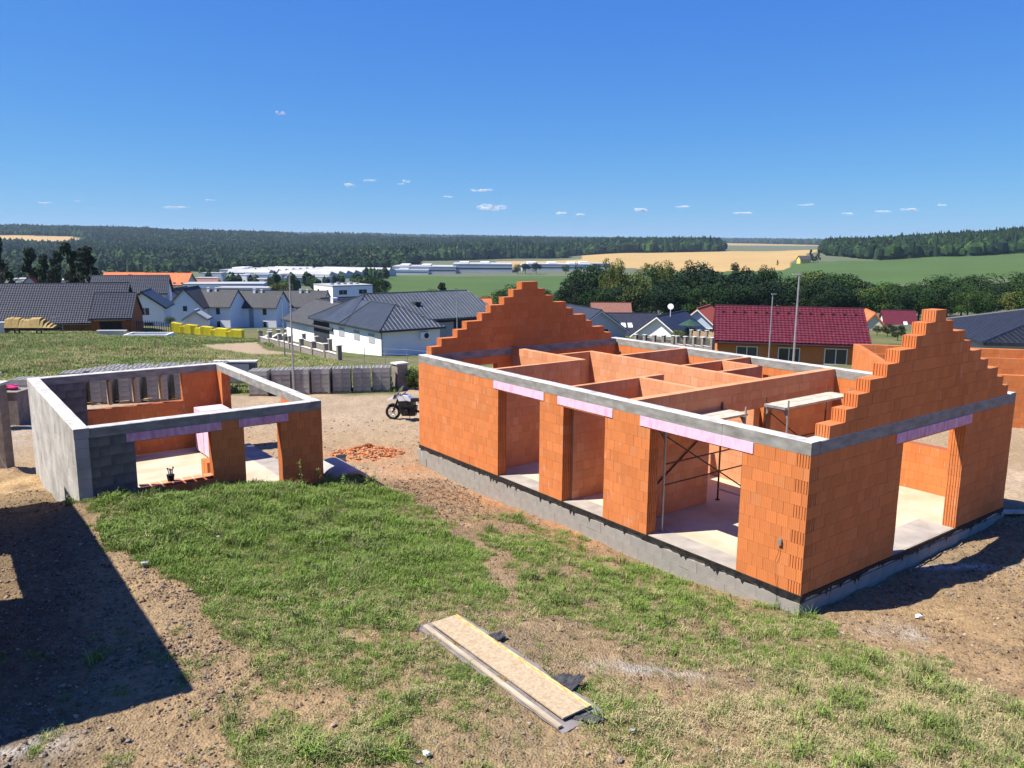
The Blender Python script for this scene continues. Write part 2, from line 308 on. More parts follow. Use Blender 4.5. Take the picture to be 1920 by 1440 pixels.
def far_h(u, d):
    a = np.clip(np.interp(u, TX, np.arange(13)), 0, 11.9999); b = np.clip(np.interp(np.log(np.maximum(d, 1)), LTD, np.arange(len(TD))), 0, len(TD)-1.0001)
    i, j = a.astype(int), b.astype(int); fa, fb = a-i, b-j; fa = fa*fa*(3-2*fa)
    return (TZ[j, i]*(1-fa)+TZ[j, i+1]*fa)*(1-fb) + (TZ[j+1, i]*(1-fa)+TZ[j+1, i+1]*fa)*fb
def ground(x, y, micro=True):
    x = np.atleast_1d(np.asarray(x, float)); y = np.atleast_1d(np.asarray(y, float))
    yy = np.maximum(y, 20); u = np.where(y > 10, 960 + F*x/(yy*.985), 960 + F*x/np.maximum(10, np.abs(y)))
    dist = np.maximum(y, 0)
    z = np.zeros(x.shape); r = np.hypot(x, y); near = (r < 62)
    z[:] = far_h(np.clip(u, -500, 2500), np.maximum(y, 45))
    if near.any():
        zn = rbf(x[near], y[near]); t = smooth(36, 48, np.hypot(x[near]*.7, y[near])); z[near] = zn*(1-t) + z[near]*t
    back = y < 45
    far_side = back & (~near)
    if far_side.any():
        t = smooth(62, 120, r[far_side]); zz = rbf(np.clip(x[far_side], -45, 45), np.clip(y[far_side], -25, 45)); z[far_side] = zz
    if micro:
        a = smooth(60, 20, r)
        z = z + a*((fbm(x*1.1, y*1.1, 4, 3)-.5)*.15 + (fbm(x*7, y*7, 3, 9)-.5)*.07)
    return z
def gz(x, y): return float(ground([x], [y], False)[0])
# ------------------------------------------------------------------ ground cover masks
def inpoly(px, py, poly):
    c = np.zeros(px.shape, bool); n = len(poly)
    for i in range(n):
        x1, y1 = poly[i]; x2, y2 = poly[(i+1) % n]
        if y1 == y2: continue
        h = ((y1 > py) != (y2 > py)) & (px < (x2-x1)*(py-y1)/(y2-y1)+x1); c ^= h
    return c
LUSH = [(135, 925), (330, 905), (600, 890), (700, 905), (790, 960), (860, 1010), (960, 1100), (930, 1180), (780, 1190), (640, 1170), (520, 1230), (430, 1210), (380, 1150), (300, 1080), (240, 1030), (180, 985)]
MEADOW = [(430, 1210), (520, 1220), (640, 1160), (780, 1180), (900, 1150), (960, 1060), (850, 960), (1000, 990), (1150, 1040), (1350, 1100), (1490, 1140), (1560, 1175), (1640, 1215), (1760, 1240), (1930, 1300), (1960, 1600), (700, 1600), (470, 1480), (400, 1330)]
def veg(x, y):
    """grass density and dryness on the near plot"""
    z = ground(x, y, False); u, v, q = pix(x, y, z)
    w1 = (fbm(x*.9, y*.9, 5, 21)-.5)*190; w2 = (fbm(x*.9, y*.9, 5, 22)-.5)*110*smooth(905, 960, v)
    lush = inpoly(u+w1, v+w2, LUSH) & (q > 0); mea = inpoly(u+w1, v+w2, MEADOW) & (q > 0) & ~lush
    n1 = fbm(x*.9, y*.9, 4, 5); n2 = fbm(x*2.6, y*2.6, 3, 6)
    d = np.zeros(x.shape)
    d[lush] = .95; d = np.where(mea, np.clip((n1-.34)*4.5, .08, .95)*np.clip((n2-.3)*3.4, .2, 1), d)
    core = np.exp(-(((u-760)/560)**2 + ((v-1090)/200)**2)); d = np.where(mea, np.clip(d + .5*core*np.clip((n2-.25)*2.5, 0, 1), 0, 1), d); d = np.where(lush, d*np.clip(.45+1.3*(n1-.2), .55, 1), d)
    right = smooth(1150, 1500, u)*smooth(1180, 1260, v); d = np.where(mea, np.maximum(d, .8*right), d)
    # worn strip right of the boards, pale spill
    def blob(cu, cv, ru, rv): return np.exp(-(((u-cu)/ru)**2 + ((v-cv)/rv)**2))
    bare = np.clip(blob(1010, 1190, 130, 45)*1.3 + blob(1120, 1240, 120, 35)*1.2 + blob(1300, 1285, 120, 28)*1.5 + blob(860, 960, 120, 40)*1.0 + blob(560, 1320, 110, 60)*.8 + blob(1330, 1400, 70, 45)*.9 + blob(820, 1150, 60, 30)*.7, 0, 1)
    d = d*(1-.93*bare)
    gg_ = (x-NX)*GX[0]+(y-NY)*GX[1]; ww = (fbm(x*.7, y*.7, 2, 44)-.5)*.5
    for g0 in (-3.3, -4.95): d = d*(1-.6*np.exp(-(((gg_+ww-g0)/.2)**2))*(~lush))
    sprout = (~lush) & (~mea) & (v > 1000) & (u < 520); d = np.where(sprout, np.clip((n2-.62)*3, 0, .5)*(v > 1180), d)
    dry = np.clip(.05 + .5*smooth(1100, 1500, u)*smooth(1190, 1330, v) + .28*smooth(1050, 1300, v)*(n1) + .4*np.clip((n2-.5)*3, 0, 1)*mea, 0, 1)
    dry = np.where(lush, .0+.12*np.clip((n1-.5)*3, 0, 1)+.25*smooth(1050, 1200, v), dry)
    dry = np.clip(dry + .6*blob(1400, 1340, 240, 60) + .35*blob(1650, 1400, 250, 80), 0, 1)
    return d, dry, u, v
SOIL = np.array([.22, .168, .102]); SOILD = np.array([.12, .085, .06]); SAND = np.array([.46, .31, .16]); ORD = np.array([.52, .24, .11]); DIRT = np.array([.43, .32, .21])
PALE = np.array([.5, .47, .42]); GRS = np.array([.055, .095, .02]); GDRY = np.array([.26, .22, .11]); WHEAT = np.array([.46, .31, .125]); FGREEN = np.array([.075, .125, .035]); FORF = np.array([.02, .035, .014]); TOWN = np.array([.13, .15, .08])
def cover(x, y, z):
    u, v, q = pix(x, y, z); r = np.hypot(x, y); n = x.shape[0]
    n1 = fbm(x*.5, y*.5, 4, 40)[:, None]; n2 = fbm(x*3.1, y*3.1, 4, 41)[:, None]
    col = SOIL*(1-n1) + SAND*.8*n1
    col = col*(.75+.5*n2)
    dx, dy = x-NX, y-NY; g = dx*GX[0]+dy*GX[1]; l = dx*LX[0]+dy*LX[1]
    # building plot: ochre sand and clay dust round the walls
    dhouse = np.maximum(np.maximum(-g, g-8.85), np.maximum(-l, l-14.2))
    rgt = (smooth(-.5, -1.2, l)*smooth(-3, 1, g))[:, None]
    col = col*(1-.75*rgt) + rgt*.75*(SAND*.72*(.7+.6*n2))
    w = (np.exp(-np.clip(dhouse, 0, 9)/.9)*smooth(3, 7, l)*(g < 0))[:, None]*np.clip(n1*1.6, 0, 1); col = col*(1-w) + ORD*w
    yard = (smooth(22, 24.5, y + .15*x)*(r < 60))[:, None]
    yc = DIRT*(.8+.4*n1)*(.85+.3*n2); band = (smooth(24, 26, y)*smooth(33, 30, y))[:, None]; yc = yc*(1-.5*band) + .5*band*(SAND*.75)
    col = col*(1-yard) + yc*yard
    def blob(cx, cy, rx, ry): return np.exp(-(((x-cx)/rx)**2 + ((y-cy)/ry)**2))[:, None]
    for cx, cy, rx, ry, c, a in ((-5, 27.3, 1.6, 1.1, ORD*1.1, 1), (-3, 25, 1.5, 1.2, ORD*.85, .6), (-15.2, 24.4, 1.3, 2.2, SAND*1.1, .9), (-20, 30, 2.2, 5, PALE*.85, .5),
                                 (-6.1, 8.9, .5, .25, PALE*1.4, .9), (2.1, 11.35, .7, .2, PALE*.95, .7), (7.1, 13.6, .6, .45, PALE*.8, .5), (9.9, 16.7, 1.4, .16, PALE*1.1, .8)):
        w = np.clip(blob(cx, cy, rx, ry)*a*np.clip((n2-.25)*3.2, .1, 1.5), 0, 1); col = col*(1-w) + c*w
    # meadow and road behind the yard
    d, dry, _, _ = veg(x, y) if r.min() < 60 else (np.zeros(n), np.zeros(n), u, v)
    w = (np.clip(d, 0, 1)*.72)[:, None]; gc = GRS*(1-dry[:, None]) + GDRY*.8*dry[:, None]; col = col*(1-w) + gc*w
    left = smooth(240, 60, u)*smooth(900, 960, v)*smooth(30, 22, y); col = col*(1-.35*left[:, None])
    edge = 40 + (fbm(x*.3, y*.3, 3, 50)-.5)*3 + np.where(x > -6, 2.5, 0); mea = smooth(0, 1.2, y-edge)[:, None]*(y > 20)[:, None]
    m1 = fbm(x*.12, y*.12, 4, 60)[:, None]; mc = (GRS*1.1*(1-m1) + GDRY*.9*m1)*(.8+.4*n2)
    dryp = np.clip(blob(-22, 47, 7, 4)*1.3 + blob(-8, 52, 6, 3), 0, 1); mc = mc*(1-dryp*.7) + GDRY*1.35*dryp*.7
    col = col*(1-mea) + mc*mea
    road = inpoly(u, v, [(360, 648), (480, 642), (500, 657), (560, 664), (470, 664), (385, 655)])[:, None]*(y > 45)[:, None]; col = np.where(road, DIRT, col)
    # beyond
    far = (y > 150)[:, None]; f1 = fbm(x*.02, y*.02, 3, 70)[:, None]
    fc = np.where(f1 > .5, TOWN, TOWN*.8+.02) + 0*n1
    col = np.where(far, fc, col)
    Y = y
    green = ((u > 700) & (u < 1500) & (Y > 400) & (Y < 960)) | ((u > 1440) & (Y > 560) & (Y < 1090)); fg = FGREEN*(.88+.24*f1)
    col = np.where(green[:, None], fg, col)
    wheat = ((u > 1090) & (u < 1478+(Y-1000)*.085+(f1[:, 0]-.5)*20) & (Y > 950 + np.clip(1330-u, 0, 300)*1.2) & (Y < 1900)) | ((u > 930) & (u < 1120) & (Y > 1230) & (Y < 1600))
    wc = WHEAT*(.9+.2*f1); col = np.where(wheat[:, None], wc, col)
    hill = forest_mask(x, y, u); col = np.where(hill[:, None], FORF, col)
    w2 = (u < 145+(f1[:, 0]-.5)*40) & (Y > 2330) & (Y < 2950); col = np.where(w2[:, None], WHEAT*1.05, col)
    d3 = (Y > 3700)[:, None]; patch = fbm(x*.0009, y*.0004, 3, 80)[:, None]; dc = np.where(patch > .56, WHEAT*.9, FORF*1.3); col = np.where(d3, dc, col)
    return col
def forest_mask(x, y, u=None):
    if u is None: u = 960 + F*x/(np.maximum(y, 20)*.985)
    Y = y; n = (fbm(x*.004, y*.004, 3, 90)-.5)
    a = (u < 780) & (Y > 1480+n*300) & (Y < 3620) & ~((u < 150+n*60) & (Y > 2330) & (Y < 2950))
    b = (u >= 760) & (u < 1345+n*40) & (Y > 1780 + n*200 + np.where(u > 1150, (u-1150)*.0, 0)) & (Y < 3600) & ~((u > 1060) & (Y < 1900))
    c = (u > 1545+n*30) & (Y > 1090+np.clip(1650-u, 0, 100)*2) & (Y < 2100)
    return a | b | c
# ------------------------------------------------------------------ ground sheet
def polar_grid():
    az = np.radians(np.concatenate([np.arange(-180, -48, 6), np.arange(-48, -36, 1), np.arange(-36, 36, .16), np.arange(36, 48, 1), np.arange(48, 180, 6)]))
    rr = [0.6]
    while rr[-1] < 20000:
        r = rr[-1]; k = .02 if r < 6 else (.0065 if r < 30 else (.012 if r < 60 else .02)); rr.append(r*(1+k))
    rr = np.array(rr); return az, rr
az, rr = polar_grid(); na, nr = len(az), len(rr)
AX, RR = np.meshgrid(az, rr, indexing='ij'); gxx = (np.sin(AX)*RR).ravel(); gyy = (np.cos(AX)*RR).ravel()
gzz = ground(gxx, gyy)
fmask = gyy > 150; gzz = gzz + fmask*0
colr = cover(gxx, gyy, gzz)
me = bpy.data.meshes.new('ground')
vs = np.stack([gxx, gyy, gzz], 1); vs = np.vstack([vs, [[0, 0, float(gzz[0])]]])
i = np.arange(na)[:, None]; j = np.arange(nr-1)[None, :]; i2 = (i+1) % na
fq = np.stack([i*nr+j, i*nr+j+1, i2*nr+j+1, i2*nr+j], 2).reshape(-1, 4)
me.vertices.add(len(vs)); me.vertices.foreach_set('co', vs.ravel())
ci = np.arange(na); tri = np.stack([np.full(na, na*nr), ci*nr, ((ci+1) % na)*nr], 1)
nl = fq.size + tri.size; me.loops.add(nl); me.loops.foreach_set('vertex_index', np.concatenate([fq.ravel(), tri.ravel()]).astype(np.int32))
me.polygons.add(len(fq)+len(tri)); ls = np.concatenate([np.arange(len(fq))*4, len(fq)*4 + np.arange(len(tri))*3]); me.polygons.foreach_set('loop_start', ls.astype(np.int32))
me.update(calc_edges=True); me.validate()
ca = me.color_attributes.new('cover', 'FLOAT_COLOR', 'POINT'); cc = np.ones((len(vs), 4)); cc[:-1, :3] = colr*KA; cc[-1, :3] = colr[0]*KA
ca.data.foreach_set('color', cc.ravel().astype(np.float32)); me.polygons.foreach_set('use_smooth', [True]*len(me.polygons))
gm = bpy.data.materials.new('soil_and_fields'); gm.use_nodes = True; n, l = gm.node_tree.nodes, gm.node_tree.links
b = n['Principled BSDF']; b.inputs['Roughness'].default_value = .95; b.inputs['Specular IOR Level'].default_value = .1
at_ = n.new('ShaderNodeAttribute'); at_.attribute_name = 'cover'; tc = n.new('ShaderNodeTexCoord')
nz = n.new('ShaderNodeTexNoise'); nz.inputs['Scale'].default_value = 9; nz.inputs['Detail'].default_value = 9; nz.inputs['Roughness'].default_value = .7; l.new(tc.outputs['Object'], nz.inputs[0])
mr = n.new('ShaderNodeMapRange'); mr.inputs[1].default_value = .3; mr.inputs[2].default_value = .7; mr.inputs[3].default_value = .62; mr.inputs[4].default_value = 1.38; l.new(nz.outputs[0], mr.inputs[0])
mx = n.new('ShaderNodeMixRGB'); mx.blend_type = 'MULTIPLY'; mx.inputs[0].default_value = 1; l.new(at_.outputs[0], mx.inputs[1]); l.new(mr.outputs[0], mx.inputs[2]); l.new(mx.outputs[0], b.inputs['Base Color'])
vo = n.new('ShaderNodeTexVoronoi'); vo.inputs['Scale'].default_value = 26; l.new(tc.outputs['Object'], vo.inputs['Vector'])
am = n.new('ShaderNodeMath'); am.operation = 'ADD'; l.new(nz.outputs[0], am.inputs[0]); l.new(vo.outputs['Distance'], am.inputs[1])
bp = n.new('ShaderNodeBump'); bp.inputs['Strength'].default_value = .8; bp.inputs['Distance'].default_value = .035; l.new(am.outputs[0], bp.inputs['Height']); l.new(bp.outputs[0], b.inputs['Normal'])
me.materials.append(gm)
go = bpy.data.objects.new('ground', me); SC.collection.objects.link(go); go['kind'] = 'structure'
go['label'] = 'bare soil, worn lawn, dirt yard and fields down the valley'
# ------------------------------------------------------------------ haze
hz = MB(); hz.box(-17000, 17000, -400, 17500, -75, 150)
hm = bpy.data.materials.new('haze'); hm.use_nodes = True; n, l = hm.node_tree.nodes, hm.node_tree.links; n.remove(n['Principled BSDF'])
pv = n.new('ShaderNodeVolumePrincipled'); pv.inputs['Color'].default_value = (.6, .8, 1, 1); pv.inputs['Density'].default_value = 5e-5; pv.inputs['Anisotropy'].default_value = .1
l.new(pv.outputs[0], n['Material Output'].inputs['Volume'])
hz.build('haze', hm, kind='stuff')
# ------------------------------------------------------------------ block walls
def bricks_line(a0, a1, z0, z1, opens=(), prof=None, bl=.25, bh=.25, ph=0):
    """running bond of blocks along one direction; returns (a0, a1, z0, z1, course)"""
    out = []; k = 0; z = z0
    while z < z1-.01:
        zt = min(z+bh, z1); lo, hi = a0, a1
        if prof: 
            pr = prof(k)
            if pr is None: break
            lo, hi = pr
        segs = [(lo, hi)]
        for (p, q, r, s) in opens:
            if r < zt-.04 and s > z+.04:
                ns = []
                for (c, d) in segs:
                    if q <= c or p >= d: ns.append((c, d)); continue
                    if p > c: ns.append((c, p))
                    if q < d: ns.append((q, d))
                segs = ns
        off = ((k % 2)*.5*bl + ph)
        for c, d in segs:
            cuts = [c]; t = a0 + off + bl*math.floor((c-a0-off)/bl+1)
            while t < d-.001:
                if t > c+.06 and t < d-.06: cuts.append(t)
                t += bl
            cuts.append(d)
            for e0, e1 in zip(cuts[:-1], cuts[1:]): out.append((e0, e1, z, zt, k))
        z += bh; k += 1
    return out
G_ = .002
def notch_poly(x0, x1, y0, y1, sides):
    """plan of a clay block with grooved end faces"""
    P = []; nt = 5; dpt = .014
    def edge(ax, ay, bx, by, nx, ny, on):
        P.append((ax, ay))
        if not on: return
        for q in range(nt):
            t = (q+.5)/nt; w = .009/max(.05, math.hypot(bx-ax, by-ay))
            for tt, dd in ((t-w, 0), (t-w, dpt), (t+w, dpt), (t+w, 0)): P.append((ax+(bx-ax)*tt-nx*dd, ay+(by-ay)*tt-ny*dd))
    edge(x0, y0, x1, y0, 0, -1, '-y' in sides); edge(x1, y0, x1, y1, 1, 0, '+x' in sides)
    edge(x1, y1, x0, y1, 0, 1, '+y' in sides); edge(x0, y1, x0, y0, -1, 0, '-x' in sides)
    return P
class Wall:
    """collects blocks in a local frame; blocks marked single become objects of their own"""
    def __init__(s): s.b = []; s.core = MB()
    def add(s, axis, a0, a1, o0, o1, z0, z1, opens=(), prof=None, ends='', single=False, corner=None, bl=.25, bh=.25, ph=0, core=True):
        for (p, q, r, t, k) in bricks_line(a0, a1, z0, z1, opens, prof, bl, bh, ph):
            j = random.uniform(-.0025, .0025)
            st = set()
            pr = prof(k) if prof else (a0, a1)
            ax = 'x' if axis == 'x' else 'y'
            if ends:
                if abs(p-pr[0]) < .01 and '0' in ends: st.add('-'+ax)
                if abs(q-pr[1]) < .01 and '1' in ends: st.add('+'+ax)
                for (c, d, zz0, zz1) in opens:
                    if 'o' in ends and zz0 < t-.04 and zz1 > r+.04:
                        if abs(p-d) < .01: st.add('-'+ax)
                        if abs(q-c) < .01: st.add('+'+ax)
            if axis == 'x': box = (p+G_, q-G_, o0+j, o1+j)
            else: box = (o0+j, o1+j, p+G_, q-G_)
            if corner and corner(p, q, k): st |= corner(p, q, k)
            s.b.append((box, r+.002, t-.002, tuple(sorted(st)), single))
        # joint core, a little behind the faces
        if core:
            xs = sorted({a0, a1} | {c for o in opens for c in o[:2]}); 
            kk = 0; z = z0
            while z < z1-.01:
                zt = min(z+bh, z1); lo, hi = prof(kk) if prof else (a0, a1); segs = [(lo, hi)]
                for (c, d, r, t) in opens:
                    if r < zt-.04 and t > z+.04:
                        segs = [w for (e, f) in segs for w in (((e, min(c, f)), (max(d, e), f)) if (c < f and d > e) else ((e, f),)) if w[1]-w[0] > .02]
                for e, f in segs:
                    if axis == 'x': s.core.box(e+.02, f-.02, o0+.008, o1-.008, z, zt-(.03 if prof or zt >= z1-.01 else 0))
                    else: s.core.box(o0+.008, o1-.008, e+.02, f-.02, z, zt-(.03 if prof or zt >= z1-.01 else 0))
                z += bh; kk += 1
    def emit(s, parent, name, mt, cmt, nmax=0, campos=None, wallname='wall', extra=None):
        singles = [b for b in s.b if b[4]]
        if nmax and singles:
            singles.sort(key=lambda b: (b[0][0]+b[0][1]-2*campos[0])**2 + (b[0][2]+b[0][3]-2*campos[1])**2 + (b[1]+b[2]-2*campos[2])**2)
            keep = set(id(b) for b in singles[:nmax])
        else: keep = set()
        mb = MB(); cache = {}
        for b in s.b:
            (x0, x1, y0, y1), z0, z1, st, _ = b
            if id(b) in keep:
                w, d, h = round(x1-x0, 3), round(y1-y0, 3), round(z1-z0, 3); key = (w, d, h, st)
                if key not in cache:
                    c = MB()
                    if st: c.prism(notch_poly(-w/2, w/2, -d/2, d/2, st), 0, h)
                    else: c.box(-w/2, w/2, -d/2, d/2, 0, h)
                    cache[key] = c.mesh(name, mt)
                inst(name, cache[key], parent, ((x0+x1)/2, (y0+y1)/2, z0))
            else:
                if st: mb.prism(notch_poly(x0, x1, y0, y1, st), z0, z1)
                else: mb.box(x0, x1, y0, y1, z0, z1)
        if mb.v: mb.build(wallname, mt, parent, kind='stuff')
        if s.core.v: s.core.build(wallname+'_core', cmt, parent)
# ================================================================== the unfinished house
house = thing('unfinished_house', 'long roofless house of orange clay blocks with two stepped gables and a concrete ring beam', 'house', (NX, NY, 0), TH)
HL, HWD, T = 14.19, 8.85, .30
def cam_local(ox, oy):
    dx, dy = -ox, -oy; return (dx*GX[0]+dy*GX[1], dx*LX[0]+dy*LX[1], CZ)
NL = [.56, 1.07, 1.45, 1.86, 2.46, 2.9, 3.53, 3.89, 4.26]; NR = [8.32, 7.98, 7.63, 7.04, 6.62, 6.04, 5.70, 5.11, 4.73]
FL = [.3, .69, 1.31, 1.68, 2.29, 2.65, 3.21, 3.6, 3.97]; FR = [8.31, 7.93, 7.29, 6.97, 6.35, 6.0, 5.37, 5.0, 4.67]
LO = [(1.5, 4.0, -1, 2.53), (5.45, 6.98, -1, 2.53), (7.93, 9.8, -1, 2.53)]
GO = [(3.4, 6.25, -1, 2.53)]
w = Wall()
def cn(p, q, k):       # corner bond: every second course the cross wall shows its grooved ends
    return None
# long wall towards the camera: even courses stop behind the gable wall's blocks at the near corner
def lw_prof(k): return (0 if k % 2 else T, HL)
def gw_prof(k): return (T if k % 2 else 0, HWD)
w.add('y', 0, HL, 0, T, 0, 2.75, LO, lambda k: lw_prof(k), 'o', True)
w.add('x', 0, HWD, 0, T, 0, 2.75, GO, lambda k: gw_prof(k), '0o1', True)
# grooved bond blocks: long-wall block ends on the gable face (odd courses)
for b in list(w.b):
    (x0, x1, y0, y1), z0, z1, st, sg = b
    if x0 < .05 and x1 > .28 and x1 < .32 and y0 < .02 and y1 < .27: w.b[w.b.index(b)] = ((x0, x1, y0, y1), z0, z1, ('-y',), sg)
w.add('x', 0, HWD, .0, T, 3.0, 5.25, (), lambda k: (NL[k], NR[k]), '01', True)
w.emit(house, 'brick', CLAY, CORE, 300, cam_local(NX, NY), 'brick_wall')
w = Wall()
w.add('x', 0, HWD, HL-T, HL, 3.0, 5.25, (), lambda k: (FL[k], FR[k]), '01')
w.add('x', T, HWD-T, HL-T, HL, 0, 2.75, [(1.2, 2.95, .9, 2.5), (6.3, 7.6, .9, 2.5)], None, 'o')
w.add('y', 0+T, HL, HWD-T, HWD, 0, 2.75, [(1.37, 2.9, 1.3, 2.5), (6.5, 7.2, 1.5, 2.5), (9.3, 10.2, .9, 2.5)], None, 'o')
w.emit(house, 'brick', CLAY, CORE, 0, None, 'rear_brick_wall')
w = Wall()
# partitions (local x = across, y = along)
w.add('x', T, 3.55, 10.34, 10.48, 0, 3.0, ())
w.add('y', 10.34, HL-T, 3.55, 3.79, 0, 3.0, (), None, '0')
w.add('x', 3.79, 5.11, 11.6, 11.74, 0, 3.0, ())
w.add('y', 4.97, 11.74, 5.11, 5.33, 0, 3.0, [(9.0, 9.9, -1, 2.1)], None, 'o')
w.add('x', T, 3.62, 6.92, 7.06, 0, 3.0, ())
w.add('y', 4.97, 6.92, 2.64, 2.84, 0, 3.0, (), None)
w.add('x', 5.33, HWD-T, 10.36, 10.5, 0, 3.0, ())
w.add('x', 5.33, HWD-T, 7.7, 7.84, 0, 3.0, [(5.6, 6.5, -1, 2.1)], None, 'o')
w.add('y', 6.31, 7.7, 7.1, 7.24, 0, 3.0, ())
w.add('x', 5.33, 7.24, 6.3, 6.44, 0, 3.0, [(5.6, 6.4, -1, 2.1)], None, 'o')
w.add('x', T, HWD-T, 4.73, 4.97, 0, 3.0, [(3.0, 5.55, -1, 2.2)], None, 'o')
w.emit(house, 'brick', CLAYP, CORE, 0, None, 'partition_wall')
# ring beam, cast in shutters about two metres long
def beam(parent, axis, a0, a1, o0, o1, z0, z1, step=2.05, name='ring_beam', mt=CONC):
    n = max(1, round((a1-a0)/step)); 
    for q in range(n):
        s0, s1 = a0+(a1-a0)*q/n, a0+(a1-a0)*(q+1)/n; j = random.uniform(-.004, .004); mb = MB(); e = .0015
        zz = z1+random.uniform(-.004, .004)
        # slightly broken upper arris
        pr = [(o0+j, z0), (o1+j, z0), (o1+j, zz-.012), (o1+j-.012, zz), (o0+j+.012, zz), (o0+j, zz-.012)]
        if axis == 'y': mb.prism(pr, s0+e, s1-e, axis='y')
        else: mb.prism([(y, z) for y, z in pr], s0+e, s1-e, axis='x')
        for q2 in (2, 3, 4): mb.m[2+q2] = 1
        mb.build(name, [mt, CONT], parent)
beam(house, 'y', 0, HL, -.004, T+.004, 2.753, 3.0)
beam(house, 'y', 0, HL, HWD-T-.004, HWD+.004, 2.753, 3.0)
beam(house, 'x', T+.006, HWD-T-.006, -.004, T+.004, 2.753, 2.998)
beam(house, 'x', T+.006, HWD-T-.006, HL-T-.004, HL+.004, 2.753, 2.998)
# pink insulation over the openings, board by board
def lintel(parent, axis, a0, a1, face, inner, z0, z1, mt, sgn=-1):
    n = max(2, round((a1-a0)/.75))
    for q in range(n):
        s0, s1 = a0+(a1-a0)*q/n+.002, a0+(a1-a0)*(q+1)/n-.002; j = random.uniform(0, .006); mb = MB()
        lo, hi = sorted((face-.012-j, face+.06)) if sgn < 0 else sorted((face-.06, face+.012+j))
        if axis == 'y': mb.box(lo, hi, s0, s1, z0, z1)
        else: mb.box(s0, s1, lo, hi, z0, z1)
        mb.build('lintel_insulation', mt, parent)
    mb = MB(); 
    if axis == 'y': mb.box(face+.062, inner, a0+.2, a1-.2, z0+.02, z1)
    else: mb.box(a0+.2, a1-.2, face+.062, inner, z0+.02, z1)
    mb.build('lintel', CONC, parent)
lintel(house, 'y', 7.76, 10.01, 0, T-.005, 2.53, 2.75, PINK); lintel(house, 'y', 5.2, 7.21, 0, T-.005, 2.535, 2.75, PINK); lintel(house, 'y', 1.25, 4.31, 0, T-.005, 2.525, 2.75, PINK)
lintel(house, 'x', 3.08, 6.5, 0, T-.005, 2.53, 2.75, PINKS)
# floor slab, bitumen felt lapping over its edge, plinth of shuttering blocks
mb = MB(); mb.box(.03, HWD-.03, .03, HL-.03, -.16, -.004); mb.build('floor_slab', SCREED, house)
for (x0, x1, y0, y1) in ((.05, .62, 1.45, 4.05), (.05, .6, 5.45, 6.98), (.05, .6, 7.93, 9.8), (3.4, 6.25, .05, .85)):
    mb = MB(); mb.box(x0, x1, y0, y1, -.003, .003); mb.build('felt_strip', SCREEDG, house)
def felt(a, b, axis, out):
    mb = MB(); n = int((b-a)/.045); pv_ = None
    for q in range(n+1):
        t = a + (b-a)*q/n; dn = -.025 - .15*fbm(np.array([t*3.9]), np.array([7.0+out]), 5, 3)[0] - (.16*random.random()**2 if random.random() < .16 else 0)
        if pv_:
            t0, d0 = pv_
            for (oo, ot) in ((out, .02), ):
                A = lambda s, o, z: (o, s, z) if axis == 'y' else (s, o, z)
                sg = -1
                mb.quad(A(t0, -ot, d0), A(t, -ot, dn), A(t, -ot-.006, .008), A(t0, -ot-.006, .008))
                mb.quad(A(t0, -ot-.006, .008), A(t, -ot-.006, .008), A(t, .01, .01), A(t0, .01, .01))
        pv_ = (t, dn)
    mb.build('damp_proof_felt', BIT, house)
felt(-.03, HL, 'y', 0); felt(-.03, HWD, 'x', 5)
pb = MB(); pb.box(-.5/2+.0015, .25-.0015, -.12, .12, .001, .249); pbm = pb.mesh('plinth_block', BLKP)
for k in range(4):
    z = -.155-.25*(k+1); off = .25*(k % 2)
    q = off-.0
    while q < HL:
        ln = min(.5, HL-q); inst('plinth_block', pbm, house, (.115+random.uniform(-.004, .004), q+.25, z), (0, 0, math.pi/2), (min(1, ln/.5), 1, 1)); q += .5
    q = off+.0
    while q < HWD-.05:
        if q > .2 or k % 2 == 0: inst('plinth_block', pbm, house, (q+.25, .115+random.uniform(-.004, .004), z))
        q += .5
mb = MB(); mb.box(.26, HWD-.05, .26, HL-.05, -1.25, -.165); mb.build('foundation', BLKJ, house)
mb = MB()
for k in range(4):
    z = -.155-.25*(k+1); q = 0
    while q < HL: mb.box(HWD-.2, HWD, q, min(q+.496, HL), z, z+.246); q += .5
    q = 0
    while q < HWD-.3: mb.box(q, q+.496, HL-.2, HL, z, z+.246); q += .5
mb.build('rear_plinth', BLKP, house, kind='stuff')
# small grey junction box and its cable, stuck on the corner pier
jb = MB(); jb.prism([(-.035, -.02), (.035, -.02), (.035, .02), (-.035, .02)], 0, .11); jb.prism([(-.025, -.012), (.025, -.012), (.025, .015), (-.025, .015)], .11, .135)
x_, y_ = HW(-.03, .5)
jt = thing('cable_box', 'small grey socket box hanging on the corner pier above its trailing cable', 'socket box', (x_, y_, .88), TH+math.pi/2)
jb.build('box_body', GALV, jt)
cb = MB(); pth = [(0, 0, 0), (.01, .012, -.15), (.07, .01, -.35), (.05, .012, -.6), (.0, .01, -.85), (-.02, .015, -1.15)]
for a, b2 in zip(pth[:-1], pth[1:]): cb.tube(a, b2, .004, k=5)
cb.build('cable', BLACKP, jt)
